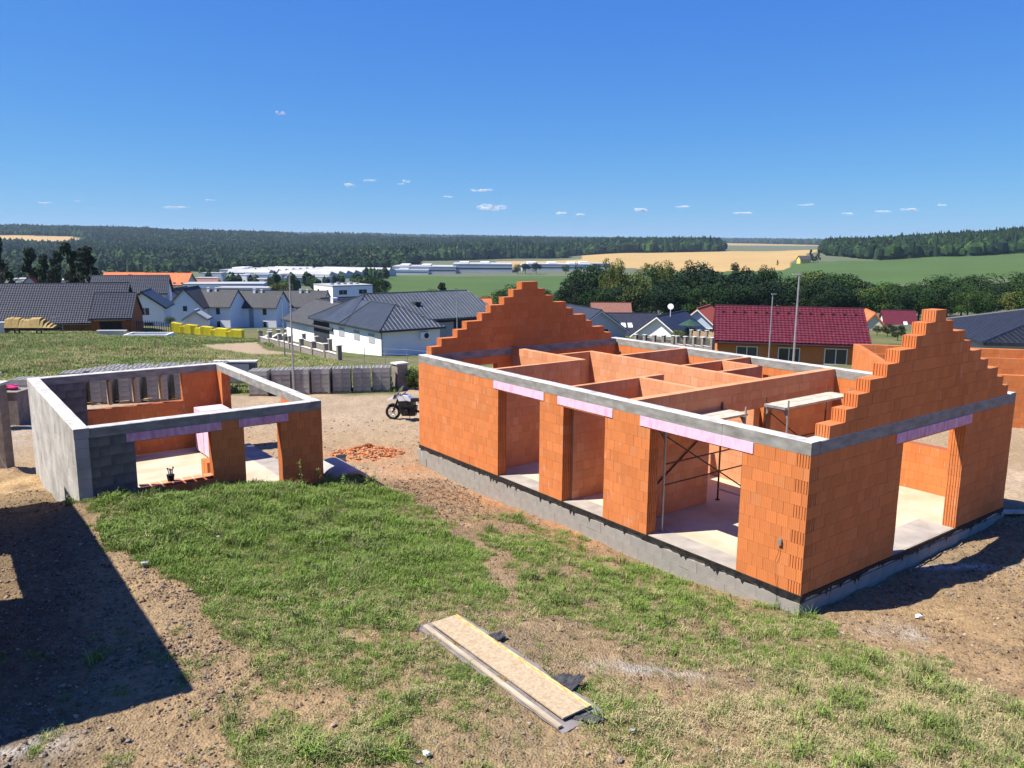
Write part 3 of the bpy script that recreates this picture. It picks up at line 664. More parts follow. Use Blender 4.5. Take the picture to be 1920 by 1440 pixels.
# ------------------------------------------------------------------ scaffolds inside the house
def scaffold(name, label, g0, g1, l0, l1, zt, brace):
    x, y = HW(g0, l0); t = thing(name, label, 'scaffold', (x, y, 0), TH); W_, D_ = g1-g0, l1-l0
    for X in (0.05, W_-.05):
        for Yy in (0, D_):
            mb = MB(); mb.tube((X, Yy, .02), (X, Yy, zt+.18), .024); mb.tube((X, Yy, 0), (X, Yy, .02), .06); mb.build('upright', GALV if Yy == 0 else RUST, t)
        mb = MB(); mb.tube((X, 0, zt-.1), (X, D_, zt-.1), .022); mb.tube((X, 0, .3), (X, D_, .3), .022); mb.build('end_rail', GALV, t)
        for Yy in (0, D_):
            s = 1 if Yy == 0 else -1; mb = MB(); mb.prism([(0, 0), (.16, 0), (0, -.22)] if s > 0 else [(0, 0), (0, -.22), (-.16, 0)], -.006, .006, axis='x')
            o = mb.build('gusset', GALV, t); o.location = (X, Yy, zt-.11)
    for zz in (1.1, 1.6):
        mb = MB(); mb.tube((.05, .0, zz), (W_-.05, .0, zz), .018); mb.build('guard_rail', RUST, t)
    mb = MB(); mb.tube((.05, D_*brace, zt-.15), (W_-.05, D_*brace, .55), .018); mb.build('diagonal_brace', RUST, t)
    mb = MB(); mb.tube((.05, D_*(1-brace), .5), (W_-.05, D_*(1-brace), zt-.15), .018); mb.build('diagonal_brace', RUST, t)
    n = 2; pw = (D_-.02)/n
    for q in range(n):
        mb = MB(); y0 = .01+q*pw; mb.box(-.05, W_+.05, y0+.006, y0+pw-.006, zt-.055, zt); o = mb.build('plank', PLANK, t)
        mb = MB(); mb.box(-.07, -.052, y0+.008, y0+pw-.008, zt-.06, zt+.004); mb.box(W_+.052, W_+.07, y0+.008, y0+pw-.008, zt-.06, zt+.004); mb.build('plank_hook', GALV, t)
scaffold('scaffold', 'scaffold with the long pale plank deck between cross wall and near gable', 4.8, 7.75, 3.75, 4.42, 2.45, 1)
scaffold('scaffold', 'scaffold with rusty uprights seen through the widest opening of the long wall', .45, 3.45, 3.98, 4.7, 2.42, 0)
# small things on the slab
x_, y_ = HW(1.9, 2.05)
ob = thing('clay_block_stack', 'few orange clay blocks stacked on a pallet behind the corner pier', 'block stack', (x_, y_, .0), TH)
mb = MB(); [mb.box(-.4, .4, a-.05, a+.05, 0, .1) for a in (-.3, 0, .3)]; mb.box(-.4, .4, -.35, .35, .1, .12); mb.build('wooden_pallet', WOOD, ob)
mb = MB(); mb.box(-.122, .122, -.148, .148, 0, .236); bm_ = mb.mesh('brick', CLAY)
for a in (-.25, 0, .25):
    for c in (-.16, .16): inst('brick', bm_, ob, (a, c, .122))
x_, y_ = HW(7.6, 2.25)
bp_ = thing('brick_pieces', 'two broken reddish brick pieces on the slab seen through the gable opening', 'brick pieces', (x_, y_, 0), TH)
for a in (0, .12): mb = MB(); mb.box(-.17, .17, -.05, .05, 0, .05); o = mb.build('brick_piece', CORE, bp_); o.location = (a*.5, a*1.3, .055 if a else 0)
# ================================================================== garage
gar = thing('unfinished_garage', 'roofless garage with grey concrete block corner and orange clay block front', 'garage', (OGX, OGY, 0), TH)
zb, zt_ = GFL, GTOP-.25
w = Wall()      # grey blocks: left wall plus the returns at both ends
def lprof(k): return (0 if k % 2 else .0, GLN)
w.add('y', 0, GLN, 0, T, zb-.5, zt_, (), None, '', True, bl=.5, ph=.0)
w.emit(gar, 'concrete_block', BLKW, BLKJ, 0, None, 'side_block_wall')
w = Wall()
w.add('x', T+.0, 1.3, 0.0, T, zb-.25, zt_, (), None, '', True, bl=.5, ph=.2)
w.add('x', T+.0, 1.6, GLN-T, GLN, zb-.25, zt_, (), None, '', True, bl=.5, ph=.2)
w.emit(gar, 'concrete_block', BLKSH, BLKJ, 200, (0, 0, 3), 'block_return')
FW = [(1.3, 3.13, .55, zt_-.21), (3.98, 4.98, -2, zt_-.21)]
w = Wall()
w.add('x', 1.3, GWD, 0, T, zb, zt_, FW, None, 'o1', True)
w.add('x', 1.6, GWD, GLN-T, GLN, zb, zt_, [(1.61, 4.67, 1.12, zt_+.2)], None, 'o', True)
w.add('y', 0+T, 2.3, GWD-T, GWD, zb, zt_, (), None, '1', True)
w.add('y', 7.96, GLN-T, GWD-T, GWD, zb, zt_, (), None, '0', True)
w.emit(gar, 'brick', CLAY, CORE, 280, (2, -17, CZ), 'brick_wall')
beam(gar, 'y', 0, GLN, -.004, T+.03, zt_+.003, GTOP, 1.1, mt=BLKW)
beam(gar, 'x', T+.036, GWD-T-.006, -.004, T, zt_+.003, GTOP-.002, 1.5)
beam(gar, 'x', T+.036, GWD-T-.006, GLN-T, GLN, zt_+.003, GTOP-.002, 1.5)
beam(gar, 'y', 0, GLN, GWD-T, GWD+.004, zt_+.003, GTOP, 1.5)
lintel(gar, 'x', 1.12, 3.4, 0, T-.005, zt_-.21, zt_, PINKS); lintel(gar, 'x', 3.85, 5.2, 0, T-.005, zt_-.21, zt_, PINKS)
mb = MB(); mb.box(-.0+.31, GWD-.1, .31, GLN-.31, zb-.2, zb+.002); mb.build('floor_slab', SCREED, gar)
mb = MB(); mb.box(GWD-.1, GWD+.6, 1, 8, zb-.2, zb-.004); mb.box(3.98, 4.98, -.1, .31, zb-.2, zb-.002); mb.build('threshold_slab', SCREEDG, gar)
# mortar bed on the sill
mb = MB()
for q in range(7):
    a = 1.36+q*.26; mb.box(a, a+.21+random.uniform(-.03, .02), .02, .28, .5501, .553)
mb.build('sill_mortar', CLAYP, gar)
for X in (2.33, 3.12, 3.98):
    x, y = GW_(X, GLN-.15); o = MB(); o.box(-.06, .06, -.08, .08, 0, zt_-1.10); o.box(-.035, .035, -.2, -.082, .0, zt_-1.14)
    t = thing('timber_prop', {2.33: 'left timber prop in the long rear window of the garage', 3.12: 'middle timber prop in the long rear window of the garage', 3.98: 'right timber prop in the long rear window of the garage'}[X], 'prop', (x, y, 1.101), TH, 'timber props in the garage window')
    o.build('post', WOOD, t)
for q, (X, Yy, r) in enumerate(((1.9, .0, .3), (2.8, .04, -.2), (3.4, -.02, .5), (3.55, .05, -.4))):
    x, y = GW_(X, GLN-.15+Yy); o = MB(); o.box(-.14, .14, -.025, .025, 0, .03); t = o.build('wood_offcut', WOOD)
    t.location = (x, y, 1.122+.002*q); t.rotation_euler = (0, 0, TH+r*.3); t['category'] = 'offcut'; t['group'] = 'wood offcuts on the garage window sill'
    t['label'] = ['wood offcut near the left end of the rear garage sill', 'wood offcut left of the middle prop on the rear garage sill', 'wood offcut right of the middle prop on the rear garage sill', 'crooked wood offcut left of the right prop on the sill'][q]
# bucket with brushes on the front sill
x, y = GW_(2.1, .12)
bk = thing('tool_bucket', 'black bucket holding brushes on the garage front window sill', 'bucket', (x, y, .553), TH)
mb = MB(); mb.tube((0, 0, 0), (0, 0, .17), .075, .1, 14); mb.build('bucket_body', BLACKP, bk)
for a, b2, c in ((-.05, .02, .3), (.0, .03, .27), (.06, -.02, .32), (.03, .04, .25)):
    mb = MB(); mb.tube((a*.5, b2*.5, .1), (a, b2, c), .012); mb.tube((a, b2, c), (a*1.2, b2*1.2, c+.05), .02, .025); mb.build('brush', GALV, bk)
# pink insulation packs
for q in range(2):
    x, y = GW_(5.33, 6.5+q*.98); t = thing('insulation_pack', ['front pack of pink insulation boards standing inside the garage', 'rear pack of pink insulation boards standing inside the garage'][q], 'insulation pack', (x, y, zb+.003), TH, 'pink board packs in the garage')
    mb = MB(); [mb.box(-.45, .45, a-.05, a+.05, 0, .09) for a in (-.38, 0, .38)]; mb.build('pallet_foot', WOOD, t)
    for z in range(6):
        mb = MB(); mb.box(-.48, .48, -.46, .46, .092+z*.25, .092+z*.25+.245); mb.build('foam_board', PINK, t)
x, y = GW_(4.55, 3.4)
t = thing('clay_block_pile', 'orange clay blocks piled on a pallet inside the garage doorway', 'block pile', (x-.3, y-.1, zb+.003), TH)
mb = MB(); [mb.box(-.4, .4, a-.05, a+.05, 0, .09) for a in (-.3, 0, .3)]; mb.build('wooden_pallet', WOOD, t)
for z in range(3):
    for a in (-.26, 0, .26):
        for c in (-.16, .16):
            if z == 2 and a > 0: continue
            inst('brick', bm_, t, (a, c, .092+z*.24))
# ================================================================== the photographer's own block building, left of the picture (casts the big shadow)
nb = thing('neighbouring_building', 'tall unfinished block building beside the camera that throws the big shadow', 'building', (NX, NY, 0), TH)
w = Wall(); base = .1
w.add('y', 4.15, 16.6, -13.55, -13.25, base-1.4, 4.75, [(8.3, 11.1, .1, 2.85)], None, '', False)
w.add('x', -21, -13.55, 4.15, 4.45, base-.6, 4.75, (), None, '', False)
w.add('x', -21, -13.55, 16.3, 16.6, base-1.2, 4.75, (), None, '', False)
w.add('y', 4.45, 16.3, -21, -20.7, base-.6, 4.75, (), None, '', False)
w.emit(nb, 'brick', CLAY, CORE, 0, None, 'brick_wall')
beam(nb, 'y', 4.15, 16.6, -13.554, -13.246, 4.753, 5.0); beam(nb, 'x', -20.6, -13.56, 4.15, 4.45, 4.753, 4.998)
# ================================================================== yard: block pallets, pillars, motorbike, bits
blm = MB()      # hollow concrete block: outer box with two wells in its top
def hollow_block(L_, D_, H_):
    mb = MB(); t = .035; mb.box(-L_/2, L_/2, -D_/2, -D_/2+t, 0, H_); mb.box(-L_/2, L_/2, D_/2-t, D_/2, 0, H_)
    for x0 in (-L_/2, -t/2, L_/2-t): mb.box(x0, x0+t, -D_/2+t, D_/2-t, 0, H_-.004)
    mb.box(-L_/2+t, L_/2-t, -D_/2+t, D_/2-t, 0, .17); return mb
HB = hollow_block(.455, .245, .235).mesh('concrete_block', BLKW)
SB_ = MB(); SB_.box(-.2275, .2275, -.1225, .1225, 0, .235); SBm = SB_.mesh('concrete_block', BLK)
PLT = MB(); [PLT.box(-.5, .5, a-.05, a+.05, 0, .09) for a in (-.42, 0, .42)]; [PLT.box(a-.05, a+.05, -.5, .5, .09, .12) for a in (-.42, -.14, .14, .42)]
PLM = PLT.mesh('wooden_pallet', WOOD)
def pallet(label, x, y, rz, group, layers=5, hollow=True, nx=2, ny=4):
    z = gz(x, y); t = thing('block_pallet', label, 'block pallet', (x, y, z+.02), rz, group); inst('wooden_pallet', PLM, t)
    for k in range(layers):
        for a in range(nx):
            for b2 in range(ny):
                if 0 < b2 < ny-1 and 0 < a < nx-1 and k < layers-1: continue
                inst('concrete_block', HB if (hollow and k == layers-1) else SBm, t, ((a-(nx-1)/2)*.46+random.uniform(-.004, .004), (b2-(ny-1)/2)*.25+random.uniform(-.006, .006), .122+k*.24))
    return t
P0, P1 = np.array([-12.9, 40.4]), np.array([-6.95, 41.9])
names = ['leftmost', 'second from left', 'third from left', 'middle', 'third from right', 'second from right', 'rightmost']
for q in range(7):
    p = P0 + (P1-P0)*q/6
    pallet(f'{names[q]} grey block pallet in the row beside the tall lamp post', p[0], p[1]+random.uniform(-.15, .15), rad(5+random.uniform(-6, 6)), 'grey block pallets along the far edge of the yard')
p0 = np.array([-20.9, 37.5])
for r_ in range(4):
    for q in range(5):
        x, y = p0[0]+q*1.2+r_*.1, p0[1]+q*.33+r_*1.22
        pallet(f"{['front', 'second', 'third', 'rear'][r_]} row, {['leftmost', 'second', 'central', 'fourth', 'rightmost'][q]} pallet of hollow grey blocks behind the garage", x, y, rad(14+random.uniform(-2, 2)), 'hollow grey block pallets behind the garage', layers=6)
pallet('single pallet of grey hollow blocks left of the garage side wall', -22.7, 37.0, rad(5), 'grey block pallets along the far edge of the yard', nx=3)
def pillar(name, label, x, y, z, w_, d_, h, rz, cap=.06, bh=.25, group=None):
    t = thing(name, label, 'pillar', (x, y, z), rz, group); k = int(h/bh)
    for q in range(k):
        n_ = max(1, round(w_/.5)); 
        for a in range(n_):
            mb = MB(); mb.box(-w_/2+a*w_/n_+.004, -w_/2+(a+1)*w_/n_-.004, -d_/2, d_/2, q*bh+.003, (q+1)*bh-.003); mb.build('fence_block', PLINTHB, t)
    mb = MB(); mb.box(-w_/2-cap, w_/2+cap, -d_/2-cap, d_/2+cap, k*bh, k*bh+.08); mb.build('cap_slab', TRIM, t); return t
pillar('gate_pillar', 'block gate pillar with white cap right of the grey pallets', -6.1, 42.8, gz(-6.1, 42.8)-.1, .62, .6, 1.55, TH)
pillar('gate_pillar', 'wide block pillar with cap slab and meter box behind the garage corner', -15.5, 44.2, gz(-15.5, 44.2)-.1, 2.3, .5, 1.7, rad(6))
o = MB(); o.box(-.55, .55, -.03, 0, .35, 1.3); bx_ = thing('meter_box', 'pale meter box door on the wide pillar behind the garage', 'meter box', (-15.2, 43.9, gz(-15.5, 44.2)), rad(6)); o.build('box_door', SHUT, bx_)
pillar('gate_pillar', 'near brown block pillar with white cap at the left picture edge', -17.45, 25.6, -1.1, 1.6, .5, 3.0, rad(5))
pillar('gate_pillar', 'far brown block pillar with white cap at the left picture edge', -21.2, 31.3, gz(-21.2, 31.3)-.3, 1.3, .5, 2.6, rad(5))
cl = MB(); 
for q in range(9): cl.blob((random.uniform(-.5, .35), random.uniform(-.2, .2), random.uniform(0, .2)), (.22, .18, .12), 7, .35)
cp_ = at(12, 724, 32.5); x, y = cp_[0], cp_[1]
t = cl.build('cloth_heap', MAGENTA); t.scale = (1, 1, .5); t.location = (x, y, cp_[2]-.1); t['category'] = 'cloth'; t['label'] = 'crumpled magenta cloth lying between the two left pillars'
o = MB(); o.box(-.7, .7, -.5, .5, -2.2, -.02); o.box(-.75, .75, -.55, .55, -.02, .0); t = o.build('block_ledge', PLINTHB); t.location = (x, y, cp_[2]-.15); t['category'] = 'ledge'; t['label'] = 'low block ledge carrying the magenta cloth at the left edge'
# loose pale cable in front of the left pillar
cbl = MB(); pr = [(0, 0, 1.6), (.03, -.05, 1.2), (.05, -.08, .7), (.18, -.1, .3), (.4, -.12, .0)]
for a, b2 in zip(pr[:-1], pr[1:]): cbl.tube(a, b2, .012, k=5)
t = cbl.build('cable', GALV); t.location = (-16.65, 25.1, -.85); t['category'] = 'cable'; t['label'] = 'pale cable hanging down the near left pillar'
# lamp posts
def lamp(label, u, Y, vtop, arm=.9, r=.055, ang=0):
    b_ = at(u, 600, Y); x = b_[0]; z0 = gz(x, Y); top = at(u, vtop, Y)[2]; t = thing('street_lamp', label, 'street lamp', (x, Y, z0), ang, 'galvanised street lamps of the new road')
    mb = MB(); mb.tube((0, 0, -.2), (0, 0, 1.0), r*1.3, r*1.3, 10); mb.tube((0, 0, 1.0), (0, 0, top-z0), r, r*.7, 10); mb.build('pole', GALV, t)
    mb = MB(); mb.prism([(-.12, -.05), (.35*arm, -.07), (.42*arm, 0), (.35*arm, .07), (-.12, .05)], top-z0-.02, top-z0+.05); mb.build('lamp_head', GALV, t)
lamp('tall street lamp in front of the grey pallets right of the garage', 546, 40.4, 515, ang=rad(170))
lamp('thin street lamp just left of the tall one, by the low fence', 531, 66, 556, ang=rad(180)); lamp('street lamp in front of the grey metal roof at its right end', 857, 76, 541, ang=rad(190))
lamp('shorter of the two street lamps before the burgundy roof', 1446, 58, 552, ang=rad(30)); lamp('taller of the two street lamps before the burgundy roof', 1493, 44, 515, r=.065, ang=rad(160)); lamp('small street lamp left of the white bungalow', 552, 110, 580, r=.05)
# motorbike -------------------------------------------------------
x, y = -4.35, 33.45; z = gz(x, y)+.01
mo = thing('motorcycle', 'white and black touring motorcycle parked in the dirt yard', 'motorcycle', (x, y, z), rad(172))
# local +x is the front of the bike
def wheel(X, R):
    t = MB(); t.ring((X, 0, R), R-.055, .058, 'y', 24, 8); w_ = t.build('wheel', RUBBER, mo)
    t = MB(); t.ring((X, 0, R), R-.1, .018, 'y', 24, 6)
    for q in range(8): a = q*math.pi/4; t.tube((X, 0, R), (X+math.cos(a)*(R-.1), 0, R+math.sin(a)*(R-.1)), .012, k=5)
    t.tube((X, -.05, R), (X, .05, R), .04, k=10); t.ring((X, .05, R), .1, .008, 'y', 16, 4); t.build('rim', GALV, w_)
wheel(.76, .33); wheel(-.76, .32)
def part(n_, m_, f_): t = MB(); f_(t); return t.build(n_, m_, mo)
part('fork', DARKM, lambda t: [t.tube((.76, s*.09, .33), (.5, s*.09, .95), .028) for s in (-1, 1)])
part('front_mudguard', BLACKP, lambda t: t.prism([(.45, .55), (.62, .68), (.8, .7), (1.0, .62), (1.02, .6), (.8, .66), (.62, .63), (.48, .52)], -.07, .07, axis='y'))
part('beak', MWHITE, lambda t: t.prism([(.3, .98), (1.0, .82), (.98, .87), (.72, 1.0), (.45, 1.12)], -.11, .11, axis='y'))
part('headlight', GLASS, lambda t: t.prism([(.6, .95), (.72, .93), (.66, 1.1), (.5, 1.12)], -.14, .14, axis='y'))
part('windscreen', GALV, lambda t: t.prism([(.55, 1.08), (.57, 1.08), (.33, 1.45), (.31, 1.45)], -.17, .17, axis='y'))
part('fuel_tank', MWHITE, lambda t: t.prism([(-.05, .8), (.4, .78), (.5, .98), (.34, 1.12), (.05, 1.08), (-.08, .92)], -.2, .2, axis='y'))
part('side_panel', BLACKP, lambda t: t.prism([(-.2, .62), (.42, .6), (.5, .84), (.1, .88), (-.2, .82)], -.24, .24, axis='y'))
part('engine', DARKM, lambda t: (t.prism([(-.25, .22), (.3, .2), (.45, .4), (.42, .62), (-.3, .64)], -.17, .17, axis='y'), t.tube((.1, -.36, .42), (.1, .36, .42), .1, k=10)))
part('seat', BLACKP, lambda t: t.prism([(-.85, .9), (-.1, .82), (0, .95), (-.35, .96), (-.6, 1.02), (-.88, 1.0)], -.15, .15, axis='y'))
part('tail', MWHITE, lambda t: t.prism([(-1.0, .9), (-.4, .75), (-.35, .86), (-.95, 1.0)], -.13, .13, axis='y'))
part('luggage_rack', DARKM, lambda t: t.box(-1.1, -.75, -.14, .14, 1.04, 1.07))
part('handlebar', DARKM, lambda t: t.tube((.3, -.42, 1.12), (.3, .42, 1.12), .018))
for s in (-1, 1):
    part('mirror', BLACKP, lambda t: (t.tube((.3, s*.3, 1.12), (.36, s*.36, 1.35), .008, k=5), t.blob((.37, s*.38, 1.38), (.02, .07, .045), 8, 0)))
    part('footrest', DARKM, lambda t: t.tube((-.1, s*.15, .38), (-.1, s*.34, .38), .015))
part('swingarm', DARKM, lambda t: [t.tube((-.76, s*.08, .33), (-.15, s*.1, .42), .03) for s in (-1, 1)])
part('exhaust', GALV, lambda t: (t.tube((.2, -.16, .3), (-.3, -.18, .34), .03), t.tube((-.3, -.18, .34), (-.85, -.2, .5), .055)))
part('side_stand', DARKM, lambda t: t.tube((-.05, .1, .3), (-.02, .3, .01), .015))
mo.rotation_euler = (0, rad(0), rad(172))
# broken clay heap, pails and concrete ring near the garage corner
def chunk_mesh(mt, nm, n_=7, r=.1):
    mb = MB(); mb.blob((0, 0, r*.4), (r, r*.7, r*.5), n_, .35); return mb.mesh(nm, mt)
ch = [chunk_mesh(CLAY, 'clay_chunk', 6, .07), chunk_mesh(CORE, 'clay_chunk', 6, .06), chunk_mesh(CLAYP, 'clay_chunk', 6, .05)]
rb = thing('rubble_heap', 'low heap of broken orange clay blocks between garage and house', 'rubble', (-5.05, 27.3, gz(-5.05, 27.3)), 0)
mb = MB(); 
for q in range(240):
    a, r_ = random.uniform(0, 6.28), random.random()**.6; cx, cy = math.cos(a)*r_*1.35, math.sin(a)*r_*.9
    s = random.uniform(.02, .075); mb.blob((cx, cy, .36*(1-r_)**1.3+.01), (s, s*.8, s*.6), 5, .35, random.randrange(3))
mb.build('clay_chunk', [CLAY, CORE, CLAYP], rb, kind='stuff')
pl = thing('paint_pail', 'stained pale pail standing beside the broken clay heap', 'pail', (-5.55, 25.2, gz(-5.55, 25.2)+.0), 0)
mb = MB(); mb.tube((0, 0, 0), (0, 0, .42), .14, .16, 16); mb.build('pail_body', BLKW, pl); mb = MB(); mb.ring((0, 0, .42), .155, .012, 'z', 16, 5) if False else mb.tube((0, 0, .415), (0, 0, .435), .168, .168, 16); mb.build('pail_rim', DARKM, pl)
cr_ = thing('concrete_ring', 'curved grey concrete channel ring lying in the grass by the garage', 'concrete ring', (-5.3, 24.1, gz(-5.3, 24.1)-.3), rad(35))
mb = MB(); K = 20
for q in range(K):
    a0, a1 = math.pi*q/K, math.pi*(q+1)/K
    P = lambda r, a, y: (r*math.cos(a), y, r*math.sin(a))
    for (r, rev) in ((.62, 0), (.52, 1)):
        qd = [P(r, a0, -.9), P(r, a1, -.9), P(r, a1, .9), P(r, a0, .9)]; mb.quad(*(qd[::-1] if rev else qd))
    for yv in (-.9, .9): mb.quad(P(.52, a0, yv), P(.62, a0, yv), P(.62, a1, yv), P(.52, a1, yv))
mb.build('ring_shell', BLKW, cr_)
# ------------------------------------------------------------------ boards lying in the grass
A, B_, C_, D_ = np.array([-.89, 12.63]), np.array([-1.32, 12.34]), np.array([1.11, 9.98]), np.array([.71, 9.65])
ctr = (A+B_+C_+D_)/4; dl = (C_+D_-A-B_)/2; Ln = np.linalg.norm(dl); ang = math.atan2(dl[1], dl[0]); bz_ = max(gz(*A), gz(*B_), gz(*C_), gz(*D_), gz(*ctr))+.03
def zfit(p): return gz(p[0], p[1])
t = thing('osb_board', 'long narrow yellowish chipboard panel lying on grey sheeting in the grass', 'board', (ctr[0], ctr[1], bz_+.035), ang)
mb = MB(); mb.box(-Ln/2, Ln/2, -.255, .255, 0, .022); mb.build('board_panel', OSB, t)
mb = MB(); mb.box(-Ln/2, Ln/2, .175, .256, .0222, .0232); mb.build('yellow_edge_stain', mat('osb_stain', (.62, .3, .06), (.8, .6, .34), 14, stretch=(.6, 3, 1)), t)
t = thing('timber_batten', 'pale raw timber batten sticking out below the chipboard panel', 'batten', (ctr[0]+.37*math.sin(ang), ctr[1]-.37*math.cos(ang), bz_+.015), ang-.006)
mb = MB(); mb.box(-Ln/2-.02, Ln/2+.1, -.04, .03, 0, .03); mb.build('batten', mat('old_batten', (.4, .32, .22), (.56, .47, .34), 6, stretch=(.5, 3, 3)), t)
def sheet(nm, label, pts, z0, seed, mt, zoff=0):
    """crumpled sheet: a strip of quads between two edges"""
    mb = MB(); n_ = 26; m_ = 6
    V = [[None]*(m_+1) for _ in range(n_+1)]
    a, b2, c, d = [np.array(p) for p in pts]
    for i_ in range(n_+1):
        for j_ in range(m_+1):
            u_, v_ = i_/n_, j_/m_; p = (a*(1-u_)+b2*u_)*(1-v_) + (d*(1-u_)+c*u_)*v_
            e = (fbm(np.array([u_*9+seed]), np.array([v_*3.0]), 3, seed)[0]-.5)
            p = p + e*.05*(abs(v_-.5) > .4); z = z0 + e*.05 + zoff*v_
            V[i_][j_] = (p[0], p[1], max(z, gz(p[0], p[1])+.01) if zoff == 0 else z)
    for i_ in range(n_):
        for j_ in range(m_): mb.quad(V[i_][j_], V[i_+1][j_], V[i_+1][j_+1], V[i_][j_+1])
    o = mb.build(nm, mt); md = o.modifiers.new('thickness', 'SOLIDIFY'); md.thickness = .008; o['category'] = 'sheeting'; o['label'] = label; return o
dx_, nx_ = dl/Ln, np.array([-dl[1], dl[0]])/Ln
def LP(a, b2): return ctr + dx_*a + nx_*b2
sheet('ground_sheeting', 'worn grey membrane strip spread under the chipboard panel', [LP(-Ln/2-.16, -.48), LP(Ln/2+.2, -.42), LP(Ln/2+.16, .36), LP(-Ln/2-.02, .38)], bz_-.005, 3, MEMB)
sheet('black_sheeting', 'dark folded sheeting flap poking out right of the chipboard panel', [LP(.72, .3), LP(1.2, .3), LP(1.05, .72), LP(.8, .5)], bz_+.01, 8, DMEM, .03)
sheet('black_sheeting', 'small dark sheeting corner poking out behind the upper end of the chipboard', [LP(-.85, .3), LP(-.6, .3), LP(-.62, .5), LP(-.8, .5)], bz_+.01, 12, DMEM, .03)
sheet('black_sheeting', 'dark sheeting corner curling from under the lower end of the chipboard', [LP(Ln/2+.02, -.1), LP(Ln/2+.05, .2), LP(Ln/2+.34, .2), LP(Ln/2+.3, .0)], bz_+.0, 15, DMEM, .03)
for lb, u, v, r_, mt in (('white paper scrap lying in the green lawn', 409, 1010, .05, WHITE), ('pale stone on the dirt yard before the motorcycle', 938, 775, .0, None), ('pale stone at the foot of the gate pillar', 908, 716, .0, None), ('small white litter piece at the bottom of the lawn', 800, 1418, .05, WHITE), ('pale stone in the grass below the long wall', 1305, 1137, .06, BLKW), ('pale stone at the lower right of the chipboard', 1185, 1375, .05, BLKW), ('light rock on bare soil left of the lawn', 272, 1062, .09, BLKW), ('white lime lump beside the near house corner', 1722, 1160, .07, WHITE)):
    if mt is None: continue
    p = ray(u, v); zz = .2
    for _ in range(6): q3 = CP+p*((zz-CZ)/p[2]); zz = gz(q3[0], q3[1])
    mb = MB(); mb.blob((0, 0, r_*.5), (r_, r_*.75, r_*.55), 7, .3); o = mb.build('litter' if mt is WHITE else 'stone', mt); o.location = (q3[0], q3[1], zz+.02); o['label'] = lb; o['category'] = 'litter' if mt is WHITE else 'stone'
# plank leaning by the far right corner of the house
x, y = HW(9.4, -.2); z = gz(x, y); t = thing('timber_plank', 'weathered plank lying in the shade at the right house corner', 'plank', (x, y, z+.08), TH+rad(-35)); mb = MB(); mb.box(-.9, .9, -.12, .12, 0, .04); o = mb.build('plank', PLANK, t)
# ================================================================== buildings of the village
def windows(par, wins, L_, W_, pane=GLASS, frame=FRAME):
    for wn_ in wins:
        s, a, z, w_, h = wn_[:5]; pm = wn_[5] if len(wn_) > 5 else pane
        fm = MB(); pn = MB(); t = .07
        def bx(m, a0, a1, z0, z1, d0, d1):
            if s == 'f': m.box(a0, a1, -W_/2-d1, -W_/2-d0, z0, z1)
            elif s == 'b': m.box(a0, a1, W_/2+d0, W_/2+d1, z0, z1)
            elif s == 'l': m.box(-L_/2-d1, -L_/2-d0, a0, a1, z0, z1)
            else: m.box(L_/2+d0, L_/2+d1, a0, a1, z0, z1)
        a0, a1, z0, z1 = a-w_/2, a+w_/2, z, z+h
        bx(fm, a0, a1, z0, z0+t, .002, .06); bx(fm, a0, a1, z1-t, z1, .002, .06); bx(fm, a0, a0+t, z0+t, z1-t, .002, .06); bx(fm, a1-t, a1, z0+t, z1-t, .002, .06)
        if w_ > 1.4 and pm is not SHUT: bx(fm, a-t/2, a+t/2, z0+t, z1-t, .002, .06)
        f = fm.build('window', frame, par)
        bx(pn, a0+t, a1-t, z0+t, z1-t, .003, .03); pn.build('pane', pm, f)
def tiled_slope(mb, p0, du, dv, nu, nv, up, amp=.035, mi=0):
    """tile courses: p0 eave corner, du along eave, dv up the slope; waves across, steps up"""
    p0, du, dv, up = Vector(p0), Vector(du), Vector(dv), Vector(up).normalized(); n0 = len(mb.v); per = 4; cols = nu*per
    for j_ in range(nv):
        for e in (0, 1):
            for i_ in range(cols+1):
                h = amp*(.5+.5*math.cos(2*math.pi*i_/per)) + (.05 if e == 0 else .0)
                mb.v.append(tuple(p0 + du*(i_/cols) + dv*((j_+e)/nv) + up*h))
    st = cols+1
    for j_ in range(nv*2-1):
        for i_ in range(cols):
            q = n0+j_*st+i_; mb.f.append((q, q+1, q+st+1, q+st)); mb.m.append(mi)
